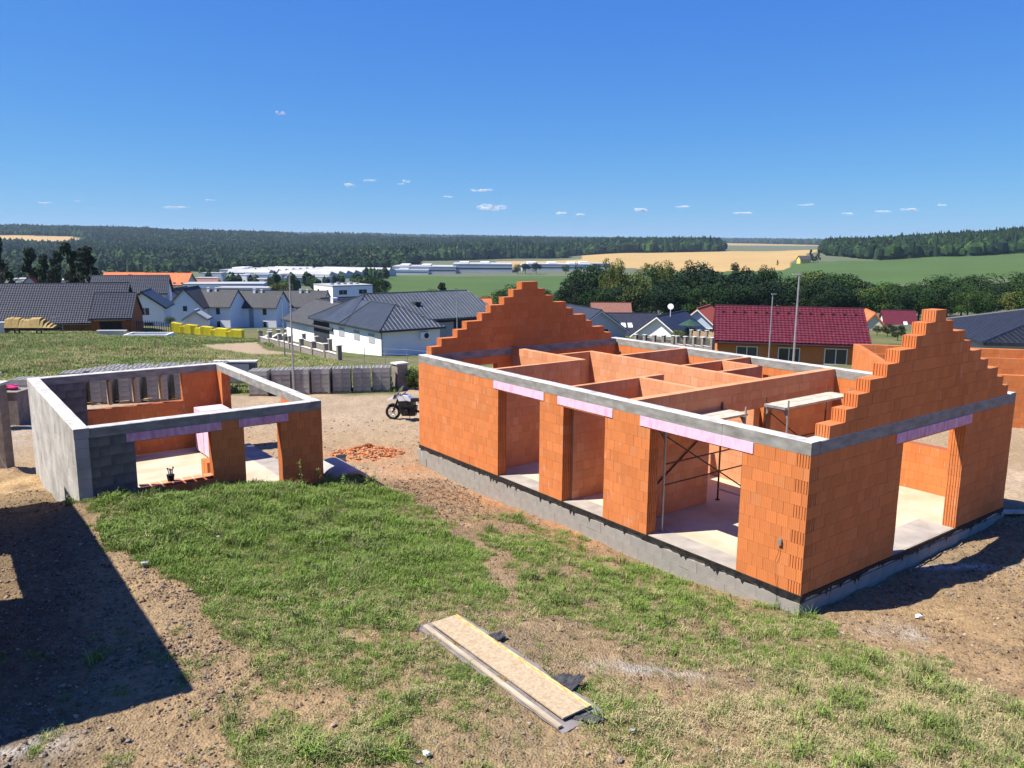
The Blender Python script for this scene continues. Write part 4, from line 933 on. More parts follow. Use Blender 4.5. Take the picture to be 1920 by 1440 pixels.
def gable_house(name, label, x, y, z, rz, L_, W_, eave, rise, wall, roof, wins=(), oh=.5, base=3, tiles=0, chim=(), cat='house', group=None, gmat=None, ohl=None, sky_=(), vent=0, shape=None):
    """ridge along local x"""
    t = thing(name, label, cat, (x, y, z), rz, group); ohl = oh if ohl is None else ohl
    mb = MB(); mb.prism([(-W_/2, -base), (W_/2, -base), (W_/2, eave), (0, eave+rise-.02), (-W_/2, eave)], -L_/2, L_/2, axis='x'); mb.build('wall', wall, t)
    k = rise/(W_/2); ye = W_/2+oh; ze = eave-oh*k; rf = MB(); th = .16
    for s in (-1, 1):
        P = [(0, eave+rise), (s*ye, ze), (s*ye, ze+th), (0, eave+rise+th)]
        if s > 0: P = P[::-1]
        rf.prism(P, -L_/2-ohl, L_/2+ohl, axis='x')
    if tiles:
        sl = math.hypot(ye, eave+rise-ze); nu, nv = int((L_+2*ohl)/tiles), int(sl/(tiles*1.15))
        tiled_slope(rf, (-L_/2-ohl, -ye, ze+th+.01), (L_+2*ohl, 0, 0), (0, ye, eave+rise-ze), nu, nv, (0, -k, 1))
    o = rf.build('roof', roof, t)
    rg = MB(); rg.box(-L_/2-ohl, L_/2+ohl, -.1, .1, eave+rise+th-.02, eave+rise+th+.09); rg.build('ridge_cap', roof, o)
    for s in (-1, 1):
        b2 = MB(); P = [(0, eave+rise-.2), (s*ye, ze-.2), (s*ye, ze-.002), (0, eave+rise-.002)]
        if s > 0: P = P[::-1]
        b2.prism(P, -L_/2-ohl, -L_/2-ohl+.04, axis='x'); b2.prism(P, L_/2+ohl-.04, L_/2+ohl, axis='x'); b2.build('bargeboard', gmat or roof, o)
    for q, s in enumerate((-1, 1)):
        gt = MB(); gt.tube((-L_/2-ohl, s*(ye+.05), ze), (L_/2+ohl, s*(ye+.05), ze), .06, k=6); gt.build('gutter', DARKM, o)
    for (cx, cy, h, w_) in chim:
        c = MB(); c.box(cx-w_/2, cx+w_/2, cy-w_/2, cy+w_/2, eave, h); c.box(cx-w_/2-.05, cx+w_/2+.05, cy-w_/2-.05, cy+w_/2+.05, h, h+.08); c.build('chimney', wall, t)
    for (sx, s, f_) in sky_:
        c = MB(); sc_ = ye*f_; zz = eave+rise+th-(sc_)*k
        c.quad((sx-.4, s*(sc_+.5), zz-.5*k+.08), (sx+.4, s*(sc_+.5), zz-.5*k+.08), (sx+.4, s*(sc_-.5), zz+.5*k+.08), (sx-.4, s*(sc_-.5), zz+.5*k+.08)); c.build('skylight', FRAME, o)
    if vent:
        for q in range(vent):
            a = -L_/2 + L_*(q+.5)/vent; c = MB(); sc_ = .9; zz = eave+rise+th-sc_*k; c.box(a-.09, a+.09, -sc_-.12, -sc_+.12, zz, zz+.16); c.build('roof_vent', DARKM, o)
    windows(t, wins, L_, W_); return t
def place(u, Y): p = at(u, 600, Y); return p[0], Y, gz(p[0], Y)
RL = TH+math.pi/2      # local x along the street axis L
# --- burgundy roofed house
x, y, z = place(1484, 70.5)
bh = gable_house('burgundy_roof_house', 'orange clay block bungalow under a long burgundy tiled roof', x-.4, y, -4.2, rad(-13), 11.9, 8.2, 2.75, 2.4, CLAY, RBURG, [('f', -3.5, .95, 1.75, 1.3), ('f', -.1, .95, 1.75, 1.3), ('f', 3.6, .95, 1.8, 1.35)], tiles=.3, oh=.4, ohl=.3, vent=13, base=2)
# --- white hip roofed bungalow
def hip(mb, x0, x1, y0, y1, z0, rise, hx0, hx1, mi=0):
    """hip roof over a rectangle, ridge along x; hx0/hx1 hip set back at each end (0 = gable)"""
    yc = (y0+y1)/2; a, b2, c, d = (x0, y0, z0), (x1, y0, z0), (x1, y1, z0), (x0, y1, z0); e, f = (x0+hx0, yc, z0+rise), (x1-hx1, yc, z0+rise)
    n_ = len(mb.v); mb.v += [a, b2, c, d, e, f] + [(p[0], p[1], p[2]-.22) for p in (a, b2, c, d)]
    mb.f += [(n_, n_+1, n_+5, n_+4), (n_+2, n_+3, n_+4, n_+5), (n_+1, n_+2, n_+5), (n_+3, n_, n_+4), (n_, n_+6, n_+7, n_+1), (n_+1, n_+7, n_+8, n_+2), (n_+2, n_+8, n_+9, n_+3), (n_+3, n_+9, n_+6, n_), (n_+6, n_+9, n_+8, n_+7)]; mb.m += [mi]*9
def seams(mb, x0, x1, y0, y1, z0, rise, hx0, hx1, step=.5, r=.014):
    yc = (y0+y1)/2; hw = (y1-y0)/2
    q = x0+step/2
    while q < x1:
        t = 1.0
        if hx0 and q < x0+hx0: t = min(t, (q-x0)/hx0)
        if hx1 and q > x1-hx1: t = min(t, (x1-q)/hx1)
        for s, ys in ((1, y0), (-1, y1)): mb.tube((q, ys, z0+.02), (q, ys+s*hw*t, z0+rise*t+.02), r, k=4)
        q += step
    for hx, xs, s in ((hx0, x0, 1), (hx1, x1, -1)):
        if not hx: continue
        q = y0+step/2
        while q < y1: t = 1-abs(q-yc)/hw; mb.tube((xs, q, z0+.02), (xs+s*hx*t, q, z0+rise*t+.02), r, k=4); q += step
    for s0, s1 in (((x0, y0), (x0+hx0, yc)), ((x0, y1), (x0+hx0, yc)), ((x1, y0), (x1-hx1, yc)), ((x1, y1), (x1-hx1, yc))): mb.tube((*s0, z0+.03), (*s1, z0+rise+.03), .06, k=5)
    mb.tube((x0+hx0, yc, z0+rise+.03), (x1-hx1, yc, z0+rise+.03), .07, k=5)
cx_, cy_ = at(716, 640, 85)[0], 85; z = gz(cx_, cy_)
wh = thing('white_bungalow', 'white bungalow with hipped grey sheet metal roof and air conditioner', 'house', (cx_, cy_, z), TH)
E1 = 2.75
mb = MB(); mb.box(0, 7.3, 0, 13.3, -1.5, E1); mb.build('wall', WHITE, wh)
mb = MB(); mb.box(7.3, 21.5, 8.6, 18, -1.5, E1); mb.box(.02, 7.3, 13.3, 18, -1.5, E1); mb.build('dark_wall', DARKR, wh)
mb = MB(); hp = MB()
# wing roof: ridge along y -> build rotated
def hip_y(mb, x0, x1, y0, y1, z0, rise, h0, h1):
    t = MB(); hip(t, y0, y1, -x1, -x0, z0, rise, h0, h1); n_ = len(mb.v); mb.v += [(-p[1], p[0], p[2]) for p in t.v]; mb.f += [tuple(n_+i for i in f) for f in t.f]; mb.m += t.m
hip_y(mb, -.5, 7.8, -.5, 14, E1+.02, 2.35, 4.15, 0); hip(mb, -.5, 22, 7.9, 18.5, E1, 3.0, 5.3, 2.2); rf = mb.build('roof', RMETAL, wh)
sm = MB(); t = MB(); seams(t, -.5, 9.5, -7.8, .5, E1+.02, 2.35, 4.15, 0); n_ = len(sm.v); sm.v += [(-p[1], p[0], p[2]) for p in t.v]; sm.f += [tuple(n_+i for i in f) for f in t.f]; sm.m += t.m
seams(sm, -.5, 22, 7.9, 18.5, E1, 3.0, 5.3, 2.2); sm.build('standing_seam', RMETAL, rf, kind='stuff')
gt = MB(); gt.tube((-.5, -.5, E1-.1), (-.5, 14, E1-.1), .07, k=6); gt.tube((-.5, -.5, E1-.1), (7.8, -.5, E1-.1), .07, k=6); gt.tube((-.1, -.15, E1-.3), (-.1, -.15, 0), .05, k=6); gt.tube((-.45, -.45, E1-.1), (-.1, -.15, E1-.35), .05, k=6); gt.build('gutter', DARKM, rf)
sk = MB(); sk.box(10.2, 11, 10.4, 11.3, E1+1.6, E1+1.95); sk.build('skylight', DARKM, rf)
for a in (2.3, 5.9, 9.9):
    fm = MB(); fm.box(-.05, -.003, a-.75, a+.75, 1.15, 2.25); f = fm.build('window', FRAME, wh); pn = MB(); pn.box(-.07, -.051, a-.7, a+.7, 1.2, 2.2); pn.build('shutter', SHUT, f)
ac = MB(); ac.box(4.6, 5.7, -.42, -.02, 1.5, 2.3); acu = ac.build('air_conditioner', FRAME, wh); f = MB(); f.tube((5.3, -.43, 1.9), (5.3, -.45, 1.9), .3, k=16); f.build('fan', BLACKP, acu)
dr = MB(); dr.box(12.4, 14.6, 8.5, 8.59, -.1, 2.2); dr.build('garage_door', SHUT, wh)
# --- second bungalow behind, dark mono roof
x, y, z = place(640, 104); gable_house('white_bungalow', 'long white bungalow with dark shallow roof behind the grey metal roof', x, y, z, RL, 15, 9, 3.4, 2.2, WHITE, RSLATE, [('f', 2, 1, 1.1, 1.4), ('f', 5, 1, .9, 1.5), ('r', 1, 1, 1.2, 1.4)], chim=((2, 0, 6.2, .7),))
x, y, z = place(690, 128); gable_house('tiled_roof_house', 'house with black latticed tile roof and chimney behind the white bungalows', x, y, z, TH, 15, 9, 3.2, 3.4, WHITE, RDARK, [], tiles=.45, chim=((4, -1, 7, .8), (1.5, 1, 6.6, .6)))
# --- left: long dark tiled roof
x, y, z = place(60, 106)
gable_house('dark_tile_house', 'long tan house with dark glazed tile roof at the left edge', x-4, y-1, z-.4, rad(15), 32, 11.5, 2.3, 4.1, TAN, RDARK, [('f', 3.5, .8, 1.1, 1.2), ('f', 8.6, .7, 1.2, 1.9), ('f', 14.4, .9, .9, 1)], tiles=.3, oh=.9, ohl=.4, base=3, vent=0)
x, y, z = place(214, 103)
gable_house('tiled_garage', 'low garage with dark tiled roof and red front joined to the tan house', x, y+1, z-.1, rad(15), 4.6, 8, 2.3, 2.6, CORE, RDARK, [], tiles=.3, oh=.5, ohl=.2)
o = MB(); o.box(-1.3, 1.2, -4.06, -4.005, -.2, 1.7); g_ = bpy.data.objects['tiled_garage']; o.build('garage_door', BLACKP, g_); o = MB(); o.box(-1.9, 1.7, -4.2, -4.0, 1.85, 2.05); o.build('canopy', FRAME, g_)
x, y, z = place(262, 150); gable_house('rear_roof_house', 'dark tiled roof stretching behind the white gable on the left', x-9.5, 168, z, rad(15), 14, 9, 5.2, 3.2, WHITE, RDARK, [], tiles=.4)
x, y, z = place(281, 150); gable_house('white_gable_house', 'white house with steep dark roof and garage door facing the meadow', x-.3, 150, z-1.3, rad(15)+math.pi/2, 9, 6.9, 5.3, 2.5, WHITE, RDARK, [('l', -.3, 3.6, 1.6, 1.4), ('l', 0, 0, 3.4, 2.4, DARKR)], oh=.6, ohl=.5)
# tarpaulin boat trailer beside the tan house
x, y, z = place(58, 92); tb = thing('covered_trailer', 'trailer load under an ochre tarpaulin beside the tan house', 'trailer', (x, y, z+.1), rad(5))
mb = MB()
for q in range(14):
    a0 = -2.6+q*.38; h0 = 1.6+.1*math.sin(q*.9)+random.uniform(-.05, .05); h0 *= (1 if q < 10 else 1-(q-9)*.12)
    mb.prism([(-.9, .8), (.9, .8), (.8, h0*.9), (.2, h0+.25), (-.5, h0+.1)], a0, a0+.38, axis='x')
mb.build('tarpaulin', TARP, tb)
mb = MB(); mb.box(-2.6, 2.9, -.85, .85, .55, .8); mb.build('trailer_frame', DARKM, tb)
for s in (-1.2, 1.2): mb = MB(); mb.ring((s, -.9, .35), .27, .09, 'y', 16, 6); mb.build('wheel', RUBBER, tb)
mb = MB(); mb.box(-4.4, -2.7, -.6, .6, .2, 1.4); mb.build('white_crate', SHUT, tb)
# --- row houses in the middle left
for q, (u, Y) in enumerate(((405, 172), (490, 178), (575, 186))):
    x, y, z = place(u, Y); lb = ['leftmost white row house with dark roof behind the yellow stacks', 'middle white row house with dark roof left of the lamp post', 'right white row house with dark roof partly behind the lamp post'][q]
    gable_house('row_house', lb, x, y, z-.2, rad(-4), 10.2, 9, 5.0, 3.1, WHITE, RSLATE, [('f', -3.2, 3.2, 1.0, 1.5), ('f', 2.6, 3.2, 1.0, 1.5), ('f', -3.2, .4, 1, 1.4, SHUT), ('f', 2.6, .4, .9, 1.5), ('f', -.4, .2, 1.2, 4.4, SHUT)], oh=.4, ohl=.2, group='white row houses', chim=((-1, -.6, 8.6, .5), (0.6, -.5, 8.5, .4)))
x, y, z = place(362, 168); gable_house('white_gable_house', 'narrow white gabled house left of the row houses', x, y, z-.2, rad(4)+math.pi/2, 9, 7, 4.6, 3.6, WHITE, RSLATE, [('l', 0, 3.6, 1, 1.2)], oh=.4)
x, y, z = place(341, 180); gable_house('white_gable_house', 'white gabled house with dark roof beside the white house with garage', x, y, z, rad(4)+math.pi/2, 9, 7, 4.4, 3.6, WHITE, RSLATE, [('l', 0, 3.4, 1, 1.2)], oh=.4)
# playhouse shed
x, y, z = place(370, 118); gable_house('garden_shed', 'small white garden shed behind the yellow stacks', x, y, z, rad(10)+math.pi/2, 2.6, 3, 1.9, 1.0, WHITE, SHUT, [], oh=.3, base=.5)
# yellow wrapped stacks
for q in range(14):
    u = 326+q*9.4; Y = 104-.25*q; x, y, z = place(u, Y); h = 1.3 - (.25 if q % 3 == 2 else 0) - .02*q
    o = MB(); o.box(-.42, .42, -.45, .45, .12, h); o.box(-.3, .3, -.35, .35, h, h+.04); t = thing('yellow_stack', f"{['leftmost', 'second from the left', 'third from the left', 'fourth from the left', 'fifth from the left', 'sixth from the left', 'seventh from the left', 'seventh from the right', 'sixth from the right', 'fifth from the right', 'fourth from the right', 'third from the right', 'second from the right', 'rightmost'][q]} yellow wrapped block stack at the meadow edge", 'wrapped stack', (x, y, z+.05), rad(random.uniform(-8, 8)), 'yellow wrapped stacks at the meadow edge')
    o.build('wrapping', YEL, t); p = MB(); [p.box(-.42, .42, a-.06, a+.06, 0, .12) for a in (-.35, 0, .35)]; p.build('pallet_foot', WOOD, t)
# fence with posts between road and bungalow
def block_fence(label, p0, p1, n, h=.6, ph=1.35, wd=.25, name='block_fence', panel=None):
    p0, p1 = np.array(p0), np.array(p1); d = p1-p0; ln = np.linalg.norm(d); a = math.atan2(d[1], d[0]); t = thing(name, label, 'fence', (p0[0], p0[1], 0), a)
    for q in range(n):
        s0, s1 = ln*q/n, ln*(q+1)/n; z0 = gz(*(p0+d*(q+.5)/n)); mb = MB(); mb.box(s0+.2, s1-.2, -wd/2, wd/2, z0-.8, z0+h); mb.build('low_wall', PLINTHB, t)
        c = MB(); c.box(s0+.2, s1-.2, -wd/2-.05, wd/2+.05, z0+h, z0+h+.06); c.build('coping', TRIM, t)
        if panel:
            for k in range(5): c = MB(); c.box(s0+.2, s1-.2, -.02, .02, z0+h+.1+k*.16, z0+h+.22+k*.16); c.build('fence_board', panel, t)
    for q in range(n+1):
        z0 = gz(*(p0+d*q/n)); mb = MB(); mb.box(ln*q/n-.19, ln*q/n+.19, -.2, .2, z0-.8, z0+ph); mb.build('post', PLINTHB, t)
        c = MB(); c.box(ln*q/n-.25, ln*q/n+.25, -.26, .26, z0+ph, z0+ph+.07); c.build('post_cap', TRIM, t)
a = at(636, 665, 74); b2 = at(489, 640, 92)
block_fence('low block fence with seven capped posts along the dirt road', (a[0], 74), (b2[0], 92), 7)
a = at(489, 640, 92); b2 = at(520, 625, 104); block_fence('short side run of the capped block fence at the road bend', (a[0], 92), (b2[0], 108), 3)
a = at(570, 640, 100); b2 = at(615, 640, 92); block_fence('capped block fence joining the corner of the white bungalow', (a[0], 100), (b2[0], 93), 2)
# wire fence in front of the bungalow
wf = thing('wire_fence', 'thin wire fence with steel posts before the white bungalow', 'fence', (0, 0, 0))
pp = [at(u, 660, Y)[:2] for u, Y in ((640, 74), (683, 68), (722, 64), (763, 61), (800, 58))]
for q, p in enumerate(pp):
    z0 = gz(p[0], p[1]); mb = MB(); mb.tube((p[0], p[1], z0-.2), (p[0], p[1], z0+1.35), .03, k=6); mb.build('post', GALV, wf)
    if q:
        p_ = pp[q-1]; z1 = gz(p_[0], p_[1])
        for h in (.1, .5, .9, 1.3): mb = MB(); mb.tube((p_[0], p_[1], z1+h), (p[0], p[1], z0+h), .008, k=4); mb.build('wire', GALV, wf)
# dark picket fence by the white gable house, concrete basin
pf = thing('picket_fence', 'dark steel picket fence between garage and yellow stacks', 'fence', (0, 0, 0))
a, b2 = at(250, 640, 103)[:2], at(322, 640, 101)[:2]
for q in range(18):
    p = a+(b2-a)*q/17; z0 = gz(*p); mb = MB(); mb.box(p[0]-.03, p[0]+.03, p[1]-.03, p[1]+.03, z0-.1, z0+1.5); mb.build('picket', DARKM, pf)
z0 = gz(*a); z1 = gz(*b2); mb = MB(); mb.tube((a[0], a[1], z0+1.3), (b2[0], b2[1], z1+1.3), .03, k=5); mb.build('fence_rail', DARKM, pf)
x, y, z = place(275, 90); bs = thing('concrete_basin', 'white rimmed concrete pit with dark inside at the meadow edge', 'pit', (x, y, z), rad(5))
for (x0, x1, y0, y1) in ((-2, 2.3, -1.3, -1.1), (-2, 2.3, 1.1, 1.3), (-2.2, -2, -1.3, 1.3), (2.3, 2.5, -1.3, 1.3)): mb = MB(); mb.box(x0, x1, y0, y1, -.5, .35); mb.build('pit_wall', WHITE, bs)
mb = MB(); mb.box(-1.99, 2.29, -1.09, 1.09, -.5, .1); mb.build('pit_floor', BLACKP, bs)
mb = MB(); mb.box(-5.4, -2.6, .2, .5, -.4, .6); mb.box(-5.6, -2.4, .1, .6, .6, .7); mb.build('side_slab', TRIM, bs)
# --- white cottages beyond the far gable
x, y, z = place(1118, 128); gable_house('grey_gable_house', 'pale grey gabled house right behind the far stepped gable', x-1.6, 134, z-1.7, rad(22)+math.pi/2, 12, 9.5, 3.0, 3.2, LILAC, RDARK, [('l', -1, 2.4, 1.2, .9)], oh=.5, gmat=FRAME)
x, y, z = place(1182, 140); gable_house('dark_roof_house', 'green walled house with wide dark roof and two white skylights', x+.5, 146, z-3.3, rad(3), 10, 9.4, 3.4, 3.3, GREENW, RDARK, [('f', 1, 1, 1.2, 1.6)], sky_=((-1.4, -1, .55), (-.2, -1, .55)), oh=.5)
aw = MB(); aw.quad((-3, -6.8, 2.5), (1.5, -6.8, 2.5), (1.5, -4.8, 3.1), (-3, -4.8, 3.1)); o = aw.build('awning', TARP, bpy.data.objects['dark_roof_house']); md = o.modifiers.new('t', 'SOLIDIFY'); md.thickness = .05
x, y, z = place(1228, 118); gable_house('white_gable_house', 'white gabled bungalow with satellite dish on its dark roof', x+3.6, 124, z-1.8, rad(58), 11, 7.2, 2.5, 2.7, WHITE, RDARK, [('l', 2.0, .3, 1.8, 1.7)], oh=.6, gmat=FRAME)
wg = bpy.data.objects['white_gable_house.003']
o = MB(); o.tube((-2, -.6, 5.0), (-2, -.6, 6.4), .05, k=6); o.tube((-2.1, -.6, 6.5), (-2.25, -.68, 6.56), .16, .46, 14); o.build('satellite_dish', FRAME, wg)
x, y, z = place(1318, 130); gable_house('blue_gable_house', 'light blue gabled house with red tiled roof left of the burgundy roof', x+2, 138, z-3.5, rad(64), 9, 7.6, 4.4, 3.3, BLUEW, RRED, [('l', -2, 3.3, 1.5, 1.3), ('l', 1.8, 3.3, 1.5, 1.3), ('l', 1.8, .6, 1.4, 1.3)], oh=.5, gmat=FRAME)
x, y, z = place(1155, 175); gable_house('brown_roof_house', 'brown tiled roof behind the dark roof with skylights', x, 185, z-2.2, rad(0), 8.5, 8, 3.6, 3.6, LILAC, RBROWN, [], oh=.4)
x, y, z = place(1340, 100); o = thing('white_silo', 'white rounded silo beside the left end of the burgundy roof', 'silo', (x, 96, z), 0)
mb = MB(); mb.tube((0, 0, -1), (0, 0, 5.0), .75, .75, 16); mb.build('silo_tank', WHITE, o); mb = MB(); mb.blob((0, 0, 5), (.75, .75, .5), 16, 0); mb.build('silo_dome', WHITE, o)
x, y, z = place(1632, 150); gable_house('cream_gable_house', 'cream gabled house with orange roof right of the burgundy roof', x+3.4, 158, z-4.4, rad(76), 10, 5.6, 4.2, 3.2, CREAM, RORG, [('l', -1.1, 3.0, .9, 1.6), ('l', 1.1, 3.0, .9, 1.6)], oh=.4)
x, y, z = place(1703, 170); gable_house('crimson_roof_house', 'white house with crimson roof partly behind the near stepped gable', x+2.5, 180, z-5.6, rad(-8), 6.5, 8, 3.4, 4.6, WHITE, RBURG, [], sky_=((1, -1, .6),), oh=.4)
x, y, z = place(893, 118); gable_house('orange_roof_cottage', 'small cottage with orange red roof behind the grey metal roof', x-.5, 122, z, rad(10), 4.5, 7, 2.9, 3.2, LILAC, RORG, [], oh=.4)
# hip roofed dark house at the right edge
hcx, hcy = at(1849, 641, 60)[0]+.8, 60.8
hh = thing('dark_hip_house', 'grey house with large dark tiled hip roof at the right edge', 'house', (hcx, hcy, -3.4), rad(-10))
mb = MB(); mb.box(0, 15, 0, 14, -1, 2.7); mb.build('wall', LILAC, hh)
mb = MB(); hip_y(mb, -.8, 15.8, -.8, 14.8, 2.75, 1.75, 8.3, 3.3); rf = mb.build('roof', RDARK, hh)
rt = MB(); nq = 34
for q in range(nq):          # tile courses, clipped to the hips
    f0 = q/nq; x0, x1, y0, y1 = -.8+8.3*f0, 15.8-8.3*f0, -.8+8.3*f0, 14.8-3.3*f0; z0 = 2.75+1.75*f0
    rt.box(x0, x1, y0, y0+.12, z0+.005, z0+.05); rt.box(x0, x0+.12, y0, y1, z0+.005, z0+.05)
for q in range(40):
    f = q/40; t0 = -.8+16.6*f; k = min(8.3, t0+.8, 15.8-t0); rt.tube((t0, -.8, 2.78), (t0, -.8+k, 2.78+1.75*k/8.3), .035, k=4)
rt.build('tile_course', RDARK, rf, kind='stuff')
rg = MB(); rg.tube((-.8, -.8, 2.8), (7.5, 7.5, 4.52), .12, k=6); rg.tube((7.5, 7.5, 4.52), (7.5, 11.5, 4.52), .12, k=6); rg.tube((15.8, -.8, 2.8), (7.5, 7.5, 4.52), .12, k=6); rg.tube((-.8, 14.8, 2.8), (7.5, 11.5, 4.52), .12, k=6); rg.build('hip_cap', RDARK, rf)
windows(hh, [('f', 3, .8, 1.3, 1.4), ('f', 9, .8, 1.3, 1.4)], 30, 0)
# neighbouring orange shell at the right edge
x, y = 16.2, 33.4; z = -1.15
n2_ = thing('unfinished_neighbour_house', 'orange clay block shell of the next plot behind the near gable', 'house', (x, y, z), rad(-13))
w = Wall(); w.add('y', 0, 9.5, 0, T, 0, 2.5, (), None, 'o'); w.add('x', T, 9, 0, T, 0, 2.5, [(5.2, 6.6, .9, 2.3)], None, 'o'); w.add('x', T, 9, 9.2, 9.5, 0, 2.5); w.add('y', T, 9.2, 8.7, 9, 0, 2.5)
w.add('x', T, 8.7, 5.5, 5.64, 0, 2.5); w.add('y', 5.64, 9.2, 4.3, 4.44, 0, 2.5); w.emit(n2_, 'brick', CLAY, CORE, 0, None, 'brick_wall')
mb = MB(); mb.box(-.1, 9.1, -.1, 9.6, -.8, -.0); mb.build('floor_slab', SCREED, n2_)
# garden fence and clutter before the cottages
for lab, u0, Y0, u1, Y1, n_, pm in (('grey garden fence before the white bungalow with the dish', 1192, 104, 1262, 100, 4, RSLATE), ('grey garden fence between silo and white bungalow', 1270, 98, 1336, 92, 4, RSLATE), ('timber fence before the light blue house', 1296, 116, 1340, 112, 3, WOOD)):
    a, b2 = at(u0, 640, Y0), at(u1, 640, Y1); block_fence(lab, (a[0], Y0), (b2[0], Y1), n_, .5, 1.5, panel=pm)
x, y, z = place(1300, 118); ub = thing('garden_parasol', 'dark green parasol in the garden of the light blue house', 'parasol', (x-.5, y, z), 0)
mb = MB(); mb.tube((0, 0, 0), (0, 0, 2.4), .04); mb.build('pole', GALV, ub); mb = MB(); mb.tube((0, 0, 2.2), (0, 0, 3.0), 1.7, .05, 10); mb.build('canopy', GREENW, ub)
# ------------------------------------------------------------------ flat blocks, school, halls further away
def block(name, label, u, Y, w_, d_, h, mt, rz=0, rows=0, cols=0, top=ROOFLT, dz=0, cat='building', group=None, par=.4, wm=GLASS, side=True):
    x, y, z = place(u, Y); t = thing(name, label, cat, (x, y, z+dz), rz, group)
    mb = MB(); mb.box(-w_/2, w_/2, -d_/2, d_/2, -4, h); mb.build('wall', mt, t)
    mb = MB(); mb.box(-w_/2-.1, w_/2+.1, -d_/2-.1, d_/2+.1, h, h+par); mb.build('roof', top, t)
    wins = []
    for r in range(rows):
        for c in range(cols): wins.append(('f', -w_/2+w_*(c+.5)/cols, .9+r*(h-.6)/rows, w_/cols*.42, (h/rows)*.5, wm))
        if side:
            for c in range(max(1, int(cols*d_/w_))): wins.append(('l', -d_/2+d_*(c+.5)/max(1, int(cols*d_/w_)), .9+r*(h-.6)/rows, 1.4, (h/rows)*.5, wm))
    windows(t, wins, w_, d_); return t
t = block('apartment_block', 'white three storey apartment block with flat roof and balcony', 645, 262, 14, 14, 9.3, WHITE, rad(38), 3, 2)
mb = MB(); mb.box(-7.9, -6.99, -.5, 2.6, 3.4, 4.4); mb.build('balcony', DARKM, t)
for q in range(5): mb = MB(); mb.box(-5+q*2.2, -4+q*2.2, -2, -1, 9.7, 10.2+.3*(q % 2)); mb.build('roof_vent', GALV, t)
block('flat_building', 'low pale grey flat roofed building right of the apartment block', 738, 275, 24, 9, 5.6, WHITE, rad(3), 1, 6, dz=.2)
block('flat_building', 'long white flat roofed hall behind the row houses', 428, 320, 30, 16, 8, WHITE, rad(12), 1, 5, top=ROOFLT)
block('flat_building', 'pale low flat building left of the distant bushes by the lamp', 465, 300, 20, 10, 7, LILAC, rad(4), 0, 0)
for q, (u, Y, L_, lb) in enumerate(((248, 345, 19, 'left long cream school wing under a bright orange roof'), (322, 335, 18, 'right long cream school wing under a bright orange roof'))):
    x, y, z = place(u, Y); gable_house('orange_roof_school', lb, x, y, z, rad(3), L_, 13, 7.6, 4.2, CREAM, RORG, [('f', -L_/2+L_*(c+.5)/6, .8+r*3, 1.2, 1.6) for c in range(6) for r in range(3)], oh=.6, base=6, cat='school')
x, y, z = place(385, 420); gable_house('red_roof_house', 'distant low house with dull red roof right of the school', x, y, z+1, 0, 16, 10, 4, 3, LILAC, RBROWN, [], base=4)
# industrial halls
def hall(label, u, Y, w_, d_, h, saw=0, rz=0, mt=HALLG, dz=0):
    x, y, z = place(u, Y); t = thing('industrial_hall', label, 'hall', (x, y, z+dz), rz, 'white industrial halls in the valley')
    mb = MB(); mb.box(-w_/2, w_/2, -d_/2, d_/2, -6, h); mb.build('wall', mt, t)
    mb = MB(); mb.box(-w_/2+.5, w_/2-.5, -d_/2-.15, -d_/2-.02, h*.45, h*.62); mb.build('window_band', GLASS, t)
    if saw:
        n_ = saw
        for q in range(n_):
            a0, a1 = -d_/2+d_*q/n_, -d_/2+d_*(q+1)/n_; mb = MB(); mb.prism([(a0, h), (a1, h), (a1, h+.2), (a0+(a1-a0)*.25, h+3)], -w_/2, w_/2, axis='x'); mb.build('sawtooth_roof', ROOFLT, t)
    else:
        mb = MB(); mb.box(-w_/2-.3, w_/2+.3, -d_/2-.3, d_/2+.3, h, h+.6); mb.build('roof', ROOFLT, t)
        for q in range(int(w_/28)): mb = MB(); mb.box(-w_/2+8+q*28, -w_/2+20+q*28, -d_/4, d_/4, h+.6, h+2.6); mb.build('roof_light', WHITE, t)
hall('large white factory hall, left end of the long row behind the green field', 800, 1080, 82, 70, 9, 0, rad(2))
hall('middle white factory hall of the long row behind the green field', 905, 1100, 78, 80, 11, 0, rad(2))
hall('low white hall in front of the long factory row', 772, 1035, 45, 20, 5, 0, rad(2), WHITE)
hall('right white factory hall among trees below the wheat field', 1040, 1120, 95, 60, 9, 0, rad(2))
hall('far right white hall end behind the roadside trees', 1105, 1150, 50, 40, 7, 0, rad(2))
hall('pale hall with rows of sawtooth roofs in the valley centre', 620, 900, 90, 150, 6, 9, rad(-18))
hall('bluish hall with sawtooth roofs left in the valley', 520, 880, 46, 120, 7, 7, rad(-10))
hall('small blue fronted hall in the valley left', 470, 860, 40, 50, 8, 0, rad(-6))
hall('long low hall behind the apartment block', 690, 940, 46, 60, 6, 4, rad(-18))
for q, (u, Y, w_, h) in enumerate(((405, 700, 18, 7), (440, 760, 22, 6), (485, 640, 20, 7), (520, 720, 16, 6), (560, 600, 18, 6), (455, 560, 14, 8), (600, 690, 20, 5), (395, 560, 16, 6), (500, 530, 20, 6))):
    block('town_building', f"{['light flat building right of the orange school roofs', 'grey box building among the town roofs on the left', 'white box building above the row houses', 'low pale block between sawtooth halls and row houses', 'pale block left of the apartment block', 'taller grey block behind the long white hall', 'low pale shed before the sawtooth halls', 'small grey block just right of the school', 'wide low white block behind the lamp post'][q]}", u, Y, w_, 12, h, [LILAC, HALLG, WHITE][q % 3], rad(random.uniform(-10, 20)), 1, 4, cat='building', side=False)
x, y, z = place(16, 170); gable_house('grey_gable_house', 'plain grey gabled house below the chimney at the left edge', x-1, 185, z, rad(4)+math.pi/2, 10, 7, 6, 3.5, LILAC, RRED, [], oh=.3)
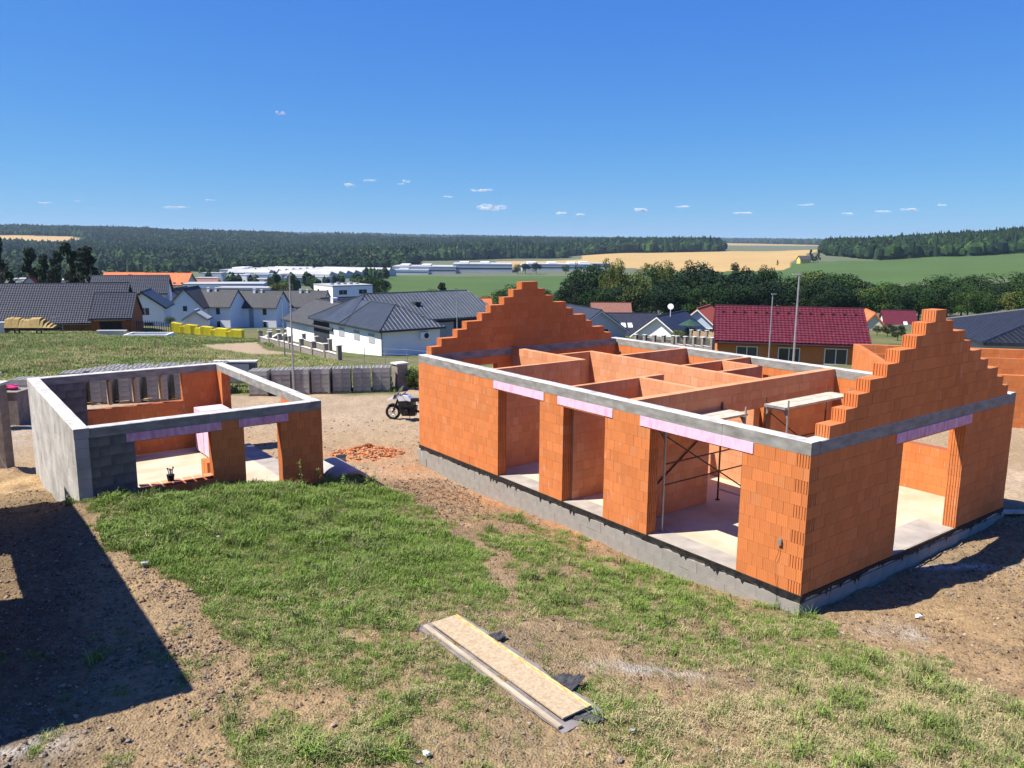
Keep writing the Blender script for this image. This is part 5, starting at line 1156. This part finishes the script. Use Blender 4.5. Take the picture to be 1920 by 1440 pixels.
for q, u in enumerate((90, 140, 62)):
    block('town_building', ['pale block seen between the pine trunks', 'pale block behind the right pines', 'cream block behind the left pines'][q], u, 300+20*q, 12, 10, 9, CREAM, 0, 3, 4, side=False)
x, y, z = place(4, 620); cm = thing('factory_chimney', 'tall factory chimney with dark top at the left picture edge', 'chimney', (x-2, y, z), 0)
mb = MB(); mb.tube((0, 0, 0), (0, 0, 44), 3.2, 2.2, 16); mb.build('chimney_shaft', WHITE, cm); mb = MB(); mb.tube((0, 0, 44), (0, 0, 62), 2.2, 1.7, 16); mb.build('chimney_top', CORE, cm)
x, y, z = place(1496, 1080); gable_house('yellow_farmhouse', 'distant yellow house with dark hipped roof at the edge of the wheat field', x+2, y, z+1, rad(8), 14, 10, 5, 4, mat('yellow_render', (.7, .55, .12), (.75, .6, .16), 1), RSLATE, [('f', -4, 1.5, 1.6, 1.6), ('f', 0, 1.5, 1.6, 1.6), ('f', 4, 1.5, 1.6, 1.6)], oh=.8)
x, y, z = place(703, 1500); gable_house('orange_roof_farm', 'tiny distant farm with orange roof in the forest edge', x, y, z+6, 0, 24, 12, 6, 6, CREAM, RORG, [], oh=.8)
# ================================================================== foliage
def leafmat(name, a, b2, objr=.7):
    m = mat(name, a, b2, .6, .8, isl=.55, objr=objr, spec=.15); n, l = m.node_tree.nodes, m.node_tree.links
    b = n['Principled BSDF']; src = b.inputs['Base Color'].links[0].from_socket; ge = n.new('ShaderNodeNewGeometry'); nz = n.new('ShaderNodeTexNoise'); nz.inputs['Scale'].default_value = .011; nz.inputs['Detail'].default_value = 4; l.new(ge.outputs['Position'], nz.inputs['Vector'])
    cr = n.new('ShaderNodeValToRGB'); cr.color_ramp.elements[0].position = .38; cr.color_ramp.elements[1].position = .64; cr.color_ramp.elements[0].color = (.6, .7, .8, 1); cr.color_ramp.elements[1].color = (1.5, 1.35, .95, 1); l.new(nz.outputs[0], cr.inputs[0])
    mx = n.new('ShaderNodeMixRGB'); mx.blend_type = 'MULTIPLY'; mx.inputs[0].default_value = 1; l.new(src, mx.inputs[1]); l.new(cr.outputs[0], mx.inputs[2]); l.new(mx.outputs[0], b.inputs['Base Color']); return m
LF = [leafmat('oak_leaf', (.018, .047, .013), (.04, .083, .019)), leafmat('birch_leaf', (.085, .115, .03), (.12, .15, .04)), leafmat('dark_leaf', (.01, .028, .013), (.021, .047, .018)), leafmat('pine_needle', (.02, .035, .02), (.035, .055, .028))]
def crown_mesh(nm, mt, shape, n_leaf, size, lobes=14, seed=0, squash=(1, 1, 1)):
    r = np.random.default_rng(seed); C = []
    for q in range(lobes):
        if shape == 'round': a = r.normal(size=3); a /= np.linalg.norm(a); a[2] = a[2]*.95+.05; c = a*.62; rad_ = r.uniform(.28, .46)
        elif shape == 'tall': h = r.uniform(-.9, .9); a_ = r.uniform(0, 6.28); k = .45*math.sqrt(max(0, 1-h*h)); c = np.array([math.cos(a_)*k, math.sin(a_)*k, h]); rad_ = r.uniform(.2, .34)
        else: h = q/lobes*1.75-.85; a_ = r.uniform(0, 6.28); k = .72*(1-(h+.85)/2.3)*r.uniform(.3, 1.1); c = np.array([math.cos(a_)*k, math.sin(a_)*k, h]); rad_ = r.uniform(.2, .36)
        C.append((c, rad_))
    per = n_leaf//lobes; V = []; 
    for c, rad_ in C:
        d = r.normal(size=(per, 3)); d /= np.linalg.norm(d, axis=1)[:, None]; rr_ = rad_*(.55+.5*r.random((per, 1))**.5); p = c + d*rr_*np.array([1, 1, .8 if shape != 'cone' else .45])
        nrm = d + r.normal(size=(per, 3))*.6; nrm /= np.linalg.norm(nrm, axis=1)[:, None]
        t1 = np.cross(nrm, r.normal(size=(per, 3))); t1 /= np.linalg.norm(t1, axis=1)[:, None]; t2 = np.cross(nrm, t1); s = size*(.6+.8*r.random((per, 1)))
        V.append(np.stack([p-t1*s, p-t2*s*.7, p+t1*s, p+t2*s*.7], 1))
    V = np.concatenate(V)*np.array(squash); nq = len(V); V = V.reshape(-1, 3)
    me = bpy.data.meshes.new(nm); me.from_pydata(V.tolist(), [], (np.arange(nq*4).reshape(-1, 4)).tolist()); me.materials.append(mt); me.update(); return me
def trunk_mesh(h, r0, limbs=5, seed=0):
    r = random.Random(seed); mb = MB(); mb.tube((0, 0, -.5), (0, 0, h*.55), r0, r0*.6, 7); mb.tube((0, 0, h*.55), (.05*h, 0, h*.95), r0*.6, r0*.12, 6)
    for q in range(limbs): a = r.uniform(0, 6.28); z = h*r.uniform(.35, .6); mb.tube((0, 0, z), (math.cos(a)*h*.22, math.sin(a)*h*.22, z+h*.2), r0*.35, r0*.1, 5)
    return mb.mesh('trunk', BARK)
CROWNS = {}
for k, (sh, mi, n_, s, sq) in {'oak': ('round', 0, 5200, .035, (1, 1, .9)), 'oak2': ('round', 2, 5200, .036, (1, 1, .95)), 'birch': ('tall', 1, 4200, .028, (.75, .75, 1)), 'birch2': ('tall', 0, 4600, .03, (.85, .85, 1)), 'pine': ('cone', 3, 3000, .05, (1, 1, 1)), 'bushy': ('round', 1, 3600, .04, (1, 1, .8))}.items():
    CROWNS[k] = [crown_mesh('crown', LF[mi], sh, n_, s, 22 if sh != 'cone' else 16, 11+q*7+len(k), sq) for q in range(2)]
TRK = [trunk_mesh(1, .035, 5, q) for q in range(3)]
def tree(name, label, x, y, h, w_, kind, group=None, crown_from=.22, cat='tree', z=None):
    z = gz(x, y) if z is None else z; t = thing(name, label, cat, (x, y, z), random.uniform(0, 6.28), group)
    ch_ = h*(1-crown_from)/2; inst('crown', random.choice(CROWNS[kind]), t, (0, 0, h-ch_), (0, 0, random.uniform(0, 6)), (w_/2, w_/2, ch_))
    inst('trunk', random.choice(TRK), t, (0, 0, 0), (0, 0, 0), (h*.9,)*3); return t
# wooded belt on the right, tree by tree
belt = []
spec = [(1098, 268, 13, 9, 'oak2', 500), (1122, 262, 14.5, 9, 'oak2', 497), (1076, 285, 8, 7, 'oak', 535)]
u = 1140
while u < 1985:
    if u < 1260: kd, top = random.choice(['birch', 'birch2', 'bushy', 'birch']), random.uniform(496, 508)
    elif u < 1420: kd, top = random.choice(['birch2', 'oak2', 'birch']), random.uniform(494, 508)
    elif u < 1560: kd, top = random.choice(['birch2', 'oak', 'bushy', 'oak2']), random.uniform(500, 528)
    else: kd, top = random.choice(['oak', 'oak2', 'oak']), random.choice([random.uniform(505, 520), random.uniform(520, 535)])
    spec.append((u, random.uniform(238, 262), None, None, kd, top)); u += random.uniform(17, 26) if kd.startswith('b') else random.uniform(24, 38)
for q in range(32):        # front rows, lower
    spec.append((1085+q*28+random.uniform(-8, 8), random.uniform(205, 232), None, None, random.choice(['oak', 'oak2', 'bushy', 'oak2']), random.uniform(524, 545)))
kindw = {'oak': 'broad green oak', 'oak2': 'broad dark oak', 'birch': 'light green birch', 'birch2': 'slender green tree', 'bushy': 'bushy light tree', 'pine': 'pine'}
def where(u):
    marks = [(1085, 'right of the green field edge'), (1150, 'above the brown tiled roof'), (1210, 'above the dark roof with skylights'), (1260, 'above the satellite dish'), (1320, 'above the light blue house'), (1370, 'over the left end of the burgundy roof'), (1440, 'over the left half of the burgundy roof'), (1490, 'behind the taller lamp post'), (1550, 'over the right half of the burgundy roof'), (1620, 'above the cream gabled house'), (1700, 'above the crimson roof'), (1770, 'above the near stepped gable'), (1840, 'over the dark hip roof'), (1920, 'at the right edge above the hip roof')]
    return min(marks, key=lambda m_: abs(m_[0]-u))[1]
seen = {}
for (u, Y, h, w_, kd, top) in sorted(spec, key=lambda s: s[0]):
    x = at(u, 560, Y)[0]; z = gz(x, Y); hh_ = at(u, top, Y)[2]-z; w2 = hh_*{'oak': .95, 'oak2': .85, 'birch': .62, 'birch2': .6, 'bushy': .8}[kd]
    row = 'front' if Y < 235 else 'rear'; lb = f'{kindw[kd]}, {row} row, {where(u)}'; c = seen.get(lb, 0); seen[lb] = c+1
    if c: lb += ['', ', further right', ', next right', ', rightmost'][min(c, 3)]
    tree('broadleaf_tree', lb, x, Y, hh_*1.1, w2*1.35, kd, 'trees of the wooded belt', .03)
# bare mast-like stem in the belt
x, y, z = place(1258, 236); t = thing('bare_tree', 'thin bare grey trunk standing before the wooded belt', 'tree', (x, y, z), 0); mb = MB(); mb.tube((0, 0, 0), (0, 0, 11), .14, .06, 6); mb.build('trunk', GALV, t)
# pines at the left
for q, (u, top, w_, wd) in enumerate(((58, 461, 7.5, 'leftmost pine of the dark group above the tan house'), (84, 472, 6.0, 'second pine of the dark group, slender'), (104, 466, 6.2, 'third pine of the dark group, in the middle'), (131, 450, 7.5, 'tallest pine of the dark group above the tan house'), (148, 480, 6.5, 'low pine squeezed left of the bushy right pine'), (166, 457, 10, 'bushy right pine of the dark group'), (-2, 437, 7, 'dark pine cut by the left picture edge'))):
    Y = 178+random.uniform(-6, 6); x = at(u, 500, Y)[0]; z = gz(x, Y); tree('pine_tree', wd, x, Y, at(u, top, Y)[2]-z, w_, 'pine', 'dark pines on the left', .2)
for q, (u, Y, top, kd, lb) in enumerate(((172, 160, 519, 'bushy', 'low green bush at the foot of the right pine'), (245, 330, 513, 'pine', 'small fir before the left orange school roof'), (278, 328, 520, 'bushy', 'small light tree before the right end of the left school roof'),
    (528, 300, 520, 'bushy', 'round light green tree right of the tall lamp post'), (515, 320, 524, 'oak', 'round green tree just left of the lamp post'), (693, 330, 512, 'oak', 'round dark tree right of the apartment block'), (712, 340, 518, 'oak2', 'smaller dark tree right of the apartment block'), (670, 420, 516, 'bushy', 'pale tree behind the apartment block'),
    (828, 230, 528, 'pine', 'dark fir beside the grey metal roof before the green field'), (815, 225, 536, 'oak', 'small dark tree left of the fir before the green field'), (875, 235, 541, 'bushy', 'light bush right of the fir above the grey roof'), (905, 200, 546, 'bushy', 'bush above the orange cottage roof'), (925, 200, 543, 'bushy', 'green bush left of the far stepped gable'), (945, 205, 536, 'oak', 'tree left of the peak of the far stepped gable'), (965, 210, 526, 'oak', 'tree touching the left steps of the far gable'), (1022, 210, 536, 'oak', 'tree right of the peak of the far gable'),
    (450, 800, 512, 'oak2', 'dark tree among the town roofs on the left'), (474, 810, 510, 'oak2', 'second dark tree among the town roofs'), (1652, 128, 606, 'bushy', 'round garden bush before the cream gabled house'), (1672, 120, 604, 'oak', 'garden tree between cream house and near gable'), (1692, 110, 606, 'oak2', 'dark garden bush left of the near stepped gable'), (1275, 112, 614, 'bushy', 'small garden tree before the white bungalow with dish'), (1298, 120, 610, 'oak2', 'garden shrub beside the green parasol'), (315, 140, 590, 'bushy', 'sapling before the white house with garage'),
    (1376, 900, 494, 'oak2', 'dark roadside tree at the left foot of the yellow farmhouse slope'), (1455, 1060, 487, 'pine', 'dark fir left of the yellow farmhouse'), (1516, 1090, 467, 'pine', 'tall fir right of the yellow farmhouse'), (1530, 1090, 467, 'pine', 'second tall fir right of the yellow farmhouse'), (1522, 1080, 478, 'oak2', 'dark tree close to the yellow farmhouse'),
    (970, 1020, 493, 'oak', 'left tree of the row before the white factory halls'), (985, 1020, 492, 'oak2', 'second tree of the row before the white factory halls'), (1005, 1010, 490, 'oak2', 'dark tree in the middle of the factory row'), (1060, 1000, 494, 'oak', 'tree right of the factory halls'), (1080, 1000, 491, 'birch2', 'slender tree right of the factory halls'), (1105, 1000, 494, 'oak', 'roadside tree below the wheat field'), (1117, 1000, 492, 'oak2', 'dark roadside tree below the wheat field'), (1135, 1010, 491, 'birch2', 'slender roadside tree at the belt corner'))):
    x = at(u, 540, Y)[0]; z = gz(x, Y); h = max(1.5, at(u, top, Y)[2]-z); tree('fir_tree' if kd == 'pine' else 'broadleaf_tree', lb, x, Y, h, h*{'pine': .55, 'oak': .9, 'oak2': .9, 'bushy': 1.0, 'birch2': .6}[kd], kd, None, .08)
# ------------------------------------------------------------------ scattering of uncountable cover
def scatter(name, protos, P, S, RZ, label, tilt=.0):
    col = bpy.data.collections.new(name+'_sources')
    for q, me_ in enumerate(protos):
        o = bpy.data.objects.new(f'{name}_source_{chr(97+q)}', me_); col.objects.link(o)
    n_ = len(P); me_ = bpy.data.meshes.new(name); me_.vertices.add(n_); me_.vertices.foreach_set('co', np.asarray(P, np.float32).ravel())
    a = me_.attributes.new('scl', 'FLOAT_VECTOR', 'POINT'); a.data.foreach_set('vector', np.asarray(S, np.float32).ravel())
    rot = np.zeros((n_, 3), np.float32); rot[:, 2] = RZ; rot[:, :2] = RNG.normal(size=(n_, 2))*tilt
    a = me_.attributes.new('rot', 'FLOAT_VECTOR', 'POINT'); a.data.foreach_set('vector', rot.ravel())
    a = me_.attributes.new('pick', 'INT', 'POINT'); a.data.foreach_set('value', RNG.integers(0, len(protos), n_).astype(np.int32))
    o = bpy.data.objects.new(name, me_); SC.collection.objects.link(o); o['kind'] = 'stuff'; o['label'] = label
    ng = bpy.data.node_groups.new(name, 'GeometryNodeTree'); ng.interface.new_socket('Geometry', in_out='INPUT', socket_type='NodeSocketGeometry'); ng.interface.new_socket('Geometry', in_out='OUTPUT', socket_type='NodeSocketGeometry')
    n, l = ng.nodes, ng.links; gi, go_ = n.new('NodeGroupInput'), n.new('NodeGroupOutput'); ip = n.new('GeometryNodeInstanceOnPoints'); ci_ = n.new('GeometryNodeCollectionInfo')
    ci_.inputs['Collection'].default_value = col; ci_.inputs['Separate Children'].default_value = True; ci_.inputs['Reset Children'].default_value = True
    def attr(nm, ty):
        k = n.new('GeometryNodeInputNamedAttribute'); k.data_type = ty; k.inputs['Name'].default_value = nm; return k.outputs['Attribute']
    l.new(gi.outputs[0], ip.inputs['Points']); l.new(ci_.outputs[0], ip.inputs['Instance']); ip.inputs['Pick Instance'].default_value = True
    l.new(attr('pick', 'INT'), ip.inputs['Instance Index']); er = n.new('FunctionNodeEulerToRotation'); l.new(attr('rot', 'FLOAT_VECTOR'), er.inputs[0]); l.new(er.outputs[0], ip.inputs['Rotation']); l.new(attr('scl', 'FLOAT_VECTOR'), ip.inputs['Scale'])
    l.new(ip.outputs[0], go_.inputs[0]); md = o.modifiers.new('scatter', 'NODES'); md.node_group = ng; return o
def tuft(nm, mt, nb, r, h, lean, w_=.006, seed=0):
    q = np.random.default_rng(seed); V = []; Fc = []
    for k in range(nb):
        a, rr_ = q.uniform(0, 6.28), r*math.sqrt(q.random()); bx, by = math.cos(a)*rr_, math.sin(a)*rr_; H = h*q.uniform(.5, 1.15); d = q.uniform(0, 6.28); ln = lean*H*q.uniform(.3, 1.3)
        ox, oy = math.cos(d), math.sin(d); px, py = -oy*w_, ox*w_; n0 = len(V)
        V += [(bx-px, by-py, -.02), (bx+px, by+py, -.02), (bx+px*.8+ox*ln*.35, by+py*.8+oy*ln*.35, H*.6), (bx-px*.8+ox*ln*.35, by-py*.8+oy*ln*.35, H*.6), (bx+ox*ln, by+oy*ln, H*(1-.25*lean))]
        Fc += [(n0, n0+1, n0+2, n0+3), (n0+3, n0+2, n0+4)]
    me_ = bpy.data.meshes.new(nm); me_.from_pydata(V, [], Fc); me_.materials.append(mt); me_.update(); return me_
GG = [mat('grass_green', (.1, .18, .022), (.24, .34, .055), 30, .6, isl=.5, objr=.3, spec=.3), mat('grass_olive', (.14, .175, .045), (.23, .25, .085), 30, .7, isl=.5, objr=.3), mat('grass_straw', (.4, .31, .15), (.58, .47, .25), 30, .8, isl=.4, objr=.3)]
N_ = 620000; bx0, bx1, by0, by1 = -14, 12, 7, 26
px_, py_ = RNG.uniform(bx0, bx1, N_), RNG.uniform(by0, by1, N_)
gxl, gyl = px_-NX, py_-NY; gG = gxl*GX[0]+gyl*GX[1]; gL = gxl*LX[0]+gyl*LX[1]; ok = ~((gG > -.12) & (gL > -.12))
oxl, oyl = px_-OGX, py_-OGY; aG = oxl*GX[0]+oyl*GX[1]; aL = oxl*LX[0]+oyl*LX[1]; ok &= ~((aG > -.15) & (aG < GWD+.1) & (aL > -.12))
brd = (px_-ctr[0])*dx_[0]+(py_-ctr[1])*dx_[1]; brn = (px_-ctr[0])*nx_[0]+(py_-ctr[1])*nx_[1]; ok &= ~((abs(brd) < Ln/2+.2) & (brn > -.5) & (brn < .38))
px_, py_ = px_[ok], py_[ok]
dn, dry, uu, vv = veg(px_, py_); dn = dn*np.clip(.35+1.3*fbm(px_*2.2, py_*2.2, 3, 33), .3, 1.1)
keep = (RNG.random(len(px_)) < dn*.3) & (uu > -60) & (uu < 1980) & (vv < 1500); px_, py_, dry, uu, vv, dn = px_[keep], py_[keep], dry[keep], uu[keep], vv[keep], dn[keep]
pz_ = ground(px_, py_)
rnd = RNG.random(len(px_)); cls = np.where(rnd < dry*.75, 2, np.where(rnd < dry*.75+.1+.45*dry, 1, 0))
lushm = smooth(1180, 1000, vv)*smooth(900, 780, uu) 
cl_ = np.clip((fbm(px_*1.6, py_*1.6, 3, 35)-.35)*3, 0, 1); hs = (.55+(.95*lushm+.3)*cl_)*RNG.uniform(.6, 1.35, len(px_))
gdn = dn.copy()
print('grass tufts', len(px_))
for c, nm, lb in ((0, 'green_grass', 'lush green grass on the bank before the garage and lawn'), (1, 'olive_grass', 'dull olive grass mixed into the trampled lawn'), (2, 'dry_grass', 'dry straw coloured grass at lower right of the lawn')):
    k = cls == c; pr_ = [tuft(nm, GG[c], 15, .085, .105 if c < 2 else .12, [.7, .8, 1.2][c], .0038, s*3+c) for s in range(4)]
    scatter(nm, pr_, np.stack([px_[k], py_[k], pz_[k]], 1), np.stack([hs[k]*.5+.6, hs[k]*.5+.6, hs[k]], 1), RNG.uniform(0, 6.28, k.sum()), lb, .12)
# taller meadow grass behind the yard, weeds round the pillars
N_ = 170000; t_ = RNG.random(N_); yy_ = 40*(2.7**t_); xx_ = yy_*RNG.uniform(-.72, .25, N_)
uu = 960+F*xx_/(yy_*.985); vv = pix(xx_, yy_, ground(xx_, yy_, False))[1]
edge = 41.5 + (fbm(xx_*.3, yy_*.3, 3, 50)-.5)*3 + np.where(xx_ > -6, 2.2, 0)
ok = (yy_ > edge) & (yy_ < 100) & ~inpoly(uu, vv, [(360, 646), (480, 640), (505, 657), (560, 666), (470, 668), (385, 657)]) & ~((uu > 500) & (yy_ > 72)) & ~((uu > 620) & (yy_ > 58))
ok &= RNG.random(N_) < np.clip(fbm(xx_*.25, yy_*.25, 3, 66)*2.4-.5, .1, 1)
xx_, yy_ = xx_[ok], yy_[ok]; zz_ = ground(xx_, yy_, False); dm = fbm(xx_*.12, yy_*.12, 4, 60); r_ = RNG.random(len(xx_))
for c in (0, 1, 2):
    k = (cls_ := np.where(r_ < .1+.3*(dm > .56), 2, np.where(r_ < .55, 1, 0))) == c
    pr_ = [tuft('meadow_tuft', GG[c], 16, .28, .26, .6, .012, 50+s+c*5) for s in range(3)]; s_ = RNG.uniform(.5, 1.3, k.sum())
    scatter(['green_meadow', 'olive_meadow', 'straw_meadow'][c], pr_, np.stack([xx_[k], yy_[k], zz_[k]], 1), np.stack([s_, s_, s_], 1), RNG.uniform(0, 6.28, k.sum()), ['green grass of the meadow beyond the yard', 'olive grass of the meadow beyond the yard', 'straw coloured grass of the meadow beyond the yard'][c])
# stones and clods
def stone(mt, seed, r=.03):
    random.seed(seed); mb = MB(); mb.blob((0, 0, r*.3), (r, r*.75, r*.5), 6, .3); return mb.mesh('stone', mt)
ST = [mat('clod', (.17, .11, .065), (.27, .18, .11), 8, .95, objr=.6), mat('pebble', (.32, .23, .15), (.45, .34, .23), 8, .9, objr=.6), mat('slate_stone', (.2, .165, .13), (.3, .25, .2), 8, .9, objr=.5)]
N_ = 900000; xx_, yy_ = RNG.uniform(-15, 13, N_), RNG.uniform(7, 34, N_); dn, dry, uu, vv = veg(xx_, yy_)
gxl, gyl = xx_-NX, yy_-NY; gG = gxl*GX[0]+gyl*GX[1]; gL = gxl*LX[0]+gyl*LX[1]; ok = ~((gG > -.1) & (gG < 8.95) & (gL > -.1) & (gL < 14.4)); oxl, oyl = xx_-OGX, yy_-OGY; aG = oxl*GX[0]+oyl*GX[1]; aL = oxl*LX[0]+oyl*LX[1]; ok &= ~((aG > -.1) & (aG < GWD+.1) & (aL > -.1) & (aL < GLN+.1))
brd = (xx_-ctr[0])*dx_[0]+(yy_-ctr[1])*dx_[1]; brn = (xx_-ctr[0])*nx_[0]+(yy_-ctr[1])*nx_[1]; ok &= ~((abs(brd) < Ln/2+.2) & (brn > -.5) & (brn < .38))
wgt = (1-dn)*np.where((uu < 560) & (vv > 1000), .3, np.where(uu > 1500, .2, .09))*(fbm(xx_*1.5, yy_*1.5, 3, 77)**2*3); wgt = np.where(np.exp(-(((uu-800)/110)**2+((vv-940)/45)**2)) > .4, .35, wgt); wgt = np.where(vv < 900, wgt*.25, wgt)
ok &= (RNG.random(N_) < wgt) & (uu > -50) & (uu < 1970); xx_, yy_ = xx_[ok], yy_[ok]; zz_ = ground(xx_, yy_); s_ = np.clip(np.exp(RNG.normal(size=len(xx_))*.6)*.42, .15, 1.7)
print('stones', len(xx_))
scatter('gravel_and_clods', [stone(ST[0], 1), stone(ST[0], 2), stone(ST[0], 9), stone(ST[1], 3), stone(ST[2], 4)], np.stack([xx_, yy_, zz_], 1), np.stack([s_, s_, s_], 1), RNG.uniform(0, 6.28, len(xx_)), 'small stones and clods of earth on the bare ground', .3)
# weeds beside the bank crest
def weed(label, x, y, h, n_=22):
    z = gz(x, y); t = thing('leafy_weed', label, 'weed', (x, y, z), 0, 'tall leafy weeds'); mb = MB(); mb.tube((0, 0, 0), (.03, 0, h), .008, .004, 5); mb.build('stem', GG[0], t)
    r = random.Random(int(x*100)); mb = MB()
    for q in range(n_):
        zz = h*r.uniform(.12, 1); a = r.uniform(0, 6.28); ln = r.uniform(.05, .12)*(1.3-zz/h*.6); c, s = math.cos(a), math.sin(a)
        mb.quad((0, 0, zz), (c*ln*.5-s*ln*.22, s*ln*.5+c*ln*.22, zz+.03), (c*ln, s*ln, zz+.01), (c*ln*.5+s*ln*.22, s*ln*.5-c*ln*.22, zz+.03))
    mb.build('foliage', GG[0], t)
k = RNG.random(len(px_)) < .06*gdn*np.clip((fbm(px_*1.1, py_*1.1, 3, 91)-.4)*6, 0, 1); s_ = RNG.uniform(.7, 1.5, k.sum())
scatter('tall_grass_tufts', [tuft('tall_tuft', GG[q % 2], 26, .1, .2, 1.0, .005, 70+q) for q in range(4)], np.stack([px_[k], py_[k], pz_[k]], 1), np.stack([s_, s_, s_], 1), RNG.uniform(0, 6.28, k.sum()), 'taller tufts standing out of the lawn', .15)
for lb, u, v, h in (('leafy weed with broad leaves at the crest beside the concrete ring', 702, 905, .6), ('smaller leafy weed left of the broad one on the crest', 688, 906, .45), ('weed spire before the right garage pier', 563, 912, .75), ('thin weed before the right garage corner', 598, 906, .5), ('low weed beside the concrete ring', 645, 905, .4)):
    p = ray(u, v); t__ = (0.0-CZ)/p[2]; q = CP+p*t__; weed(lb, q[0], q[1], h, 34)
# shrubs round the gate pillar
for q, (x, y, h) in enumerate(((-5.3, 42.9, 1.3), (-6.9, 43.1, .9), (-4.6, 43.3, 1.1), (-5.9, 43.8, 1.2))): tree('wild_shrub', ['tall weedy shrub right of the gate pillar', 'low weedy shrub left of the gate pillar', 'weedy shrub next to the house corner by the gate pillar', 'weedy shrub behind the gate pillar'][q], x, y, h, h*1.1, 'bushy', 'weedy shrubs at the gate pillar', .0, 'shrub')
# far forests
fcr = []
for q in range(4):
    mb = MB(); random.seed(40+q)
    for k in range(3): mb.blob((random.uniform(-.25, .25), random.uniform(-.25, .25), .55+.2*k*.5), (.5-.08*k, .5-.08*k, .5), 7, .22)
    fcr.append(mb.mesh('far_crown', [LF[0], LF[2], LF[0], LF[2]][q]))
mb = MB(); mb.tube((0, 0, 0), (0, 0, 1.5), .36, .02, 7); fcr.append(mb.mesh('far_crown', LF[2])); mb = MB(); mb.tube((0, 0, .0), (0, 0, 1.35), .4, .03, 6); fcr.append(mb.mesh('far_crown', LF[2]))
def forest(name, n_, u0, u1, Y0, Y1, label, cond=None, s0=13, protos=fcr, edge=False):
    Y = np.sqrt(RNG.uniform(Y0**2, Y1**2, n_)); uu = RNG.uniform(u0, u1, n_); x = (uu-960)/F*.985*Y
    k = forest_mask(x, Y, uu) if cond is None else cond(x, Y, uu); x, Y = x[k], Y[k]; z = ground(x, Y, False); s = RNG.uniform(.7, 1.25, len(x))*s0
    ex = np.where(fbm(x*.01, Y*.01, 2, 99) > .5, 1.0, 1.25); scatter(name, protos, np.stack([x, Y, z-s*.1], 1), np.stack([s, s, s*ex], 1), RNG.uniform(0, 6.28, len(x)), label)
forest('left_hill_forest', 42000, -250, 800, 1450, 3640, 'dark mixed forest covering the long hill on the left', s0=17, protos=fcr[:4]+fcr[:4]+fcr[4:5])
forest('middle_forest', 24000, 740, 1420, 1750, 3640, 'dark forest behind the wheat field', s0=18)
forest('right_ridge_forest', 16000, 1510, 2150, 1080, 2120, 'mixed forest on the ridge at the right', s0=14)
forest('valley_tree_belt', 2600, -200, 760, 1130, 1470, 'lighter green trees along the foot of the hill', cond=lambda x, Y, u: fbm(x*.01, Y*.01, 3, 55) > .38, s0=11, protos=fcr[:4])
forest('town_tree_belt', 420, -100, 720, 420, 1050, 'scattered trees between the town buildings', cond=lambda x, Y, u: (fbm(x*.02, Y*.02, 3, 56) > .5), s0=7, protos=fcr[:4])
forest('far_forest', 26000, -200, 2100, 3700, 9000, 'hazy woods on the farthest ridges', cond=lambda x, Y, u: fbm(x*.0009, Y*.0004, 3, 80) <= .56, s0=22, protos=fcr[:4])
# ------------------------------------------------------------------ clouds low over the horizon, beyond the haze
cmt = bpy.data.materials.new('cloud_white'); cmt.use_nodes = True; n, l = cmt.node_tree.nodes, cmt.node_tree.links; b = n['Principled BSDF']; b.inputs['Base Color'].default_value = (.9, .92, .95, 1); b.inputs['Roughness'].default_value = 1; b.inputs['Specular IOR Level'].default_value = 0; b.inputs['Alpha'].default_value = .14
for q, (u, v, w_, h) in enumerate(((653, 347, 20, 5), (693, 338, 20, 3), (762, 340, 12, 4), (752, 345, 10, 2), (902, 357, 30, 4), (918, 388, 44, 10), (1205, 395, 24, 6), (840, 369, 14, 3), (1278, 388, 26, 3), (1055, 400, 18, 4), (1385, 400, 36, 3), (1516, 384, 26, 3), (1590, 401, 18, 3), (1655, 397, 24, 3), (1703, 393, 30, 4), (1767, 385, 12, 3), (85, 381, 26, 3), (145, 377, 12, 2), (330, 389, 36, 3), (524, 212, 14, 5), (1090, 402, 14, 3), (395, 375, 14, 2))):
    Y = 19500; p = at(u, v, Y); s = Y/F; mb = MB(); random.seed(q+5)
    for k in range(9): mb.blob((random.uniform(-.5, .5)*w_*s, random.uniform(-.3, .3)*w_*s, random.uniform(-.3, .4)*h*s), (w_*s*random.uniform(.12, .3), w_*s*.2, h*s*random.uniform(.25, .5)), 9, .2)
    o = mb.build('cloud', cmt, kind='stuff'); o.location = p; o['label'] = 'small white cloud low over the horizon'
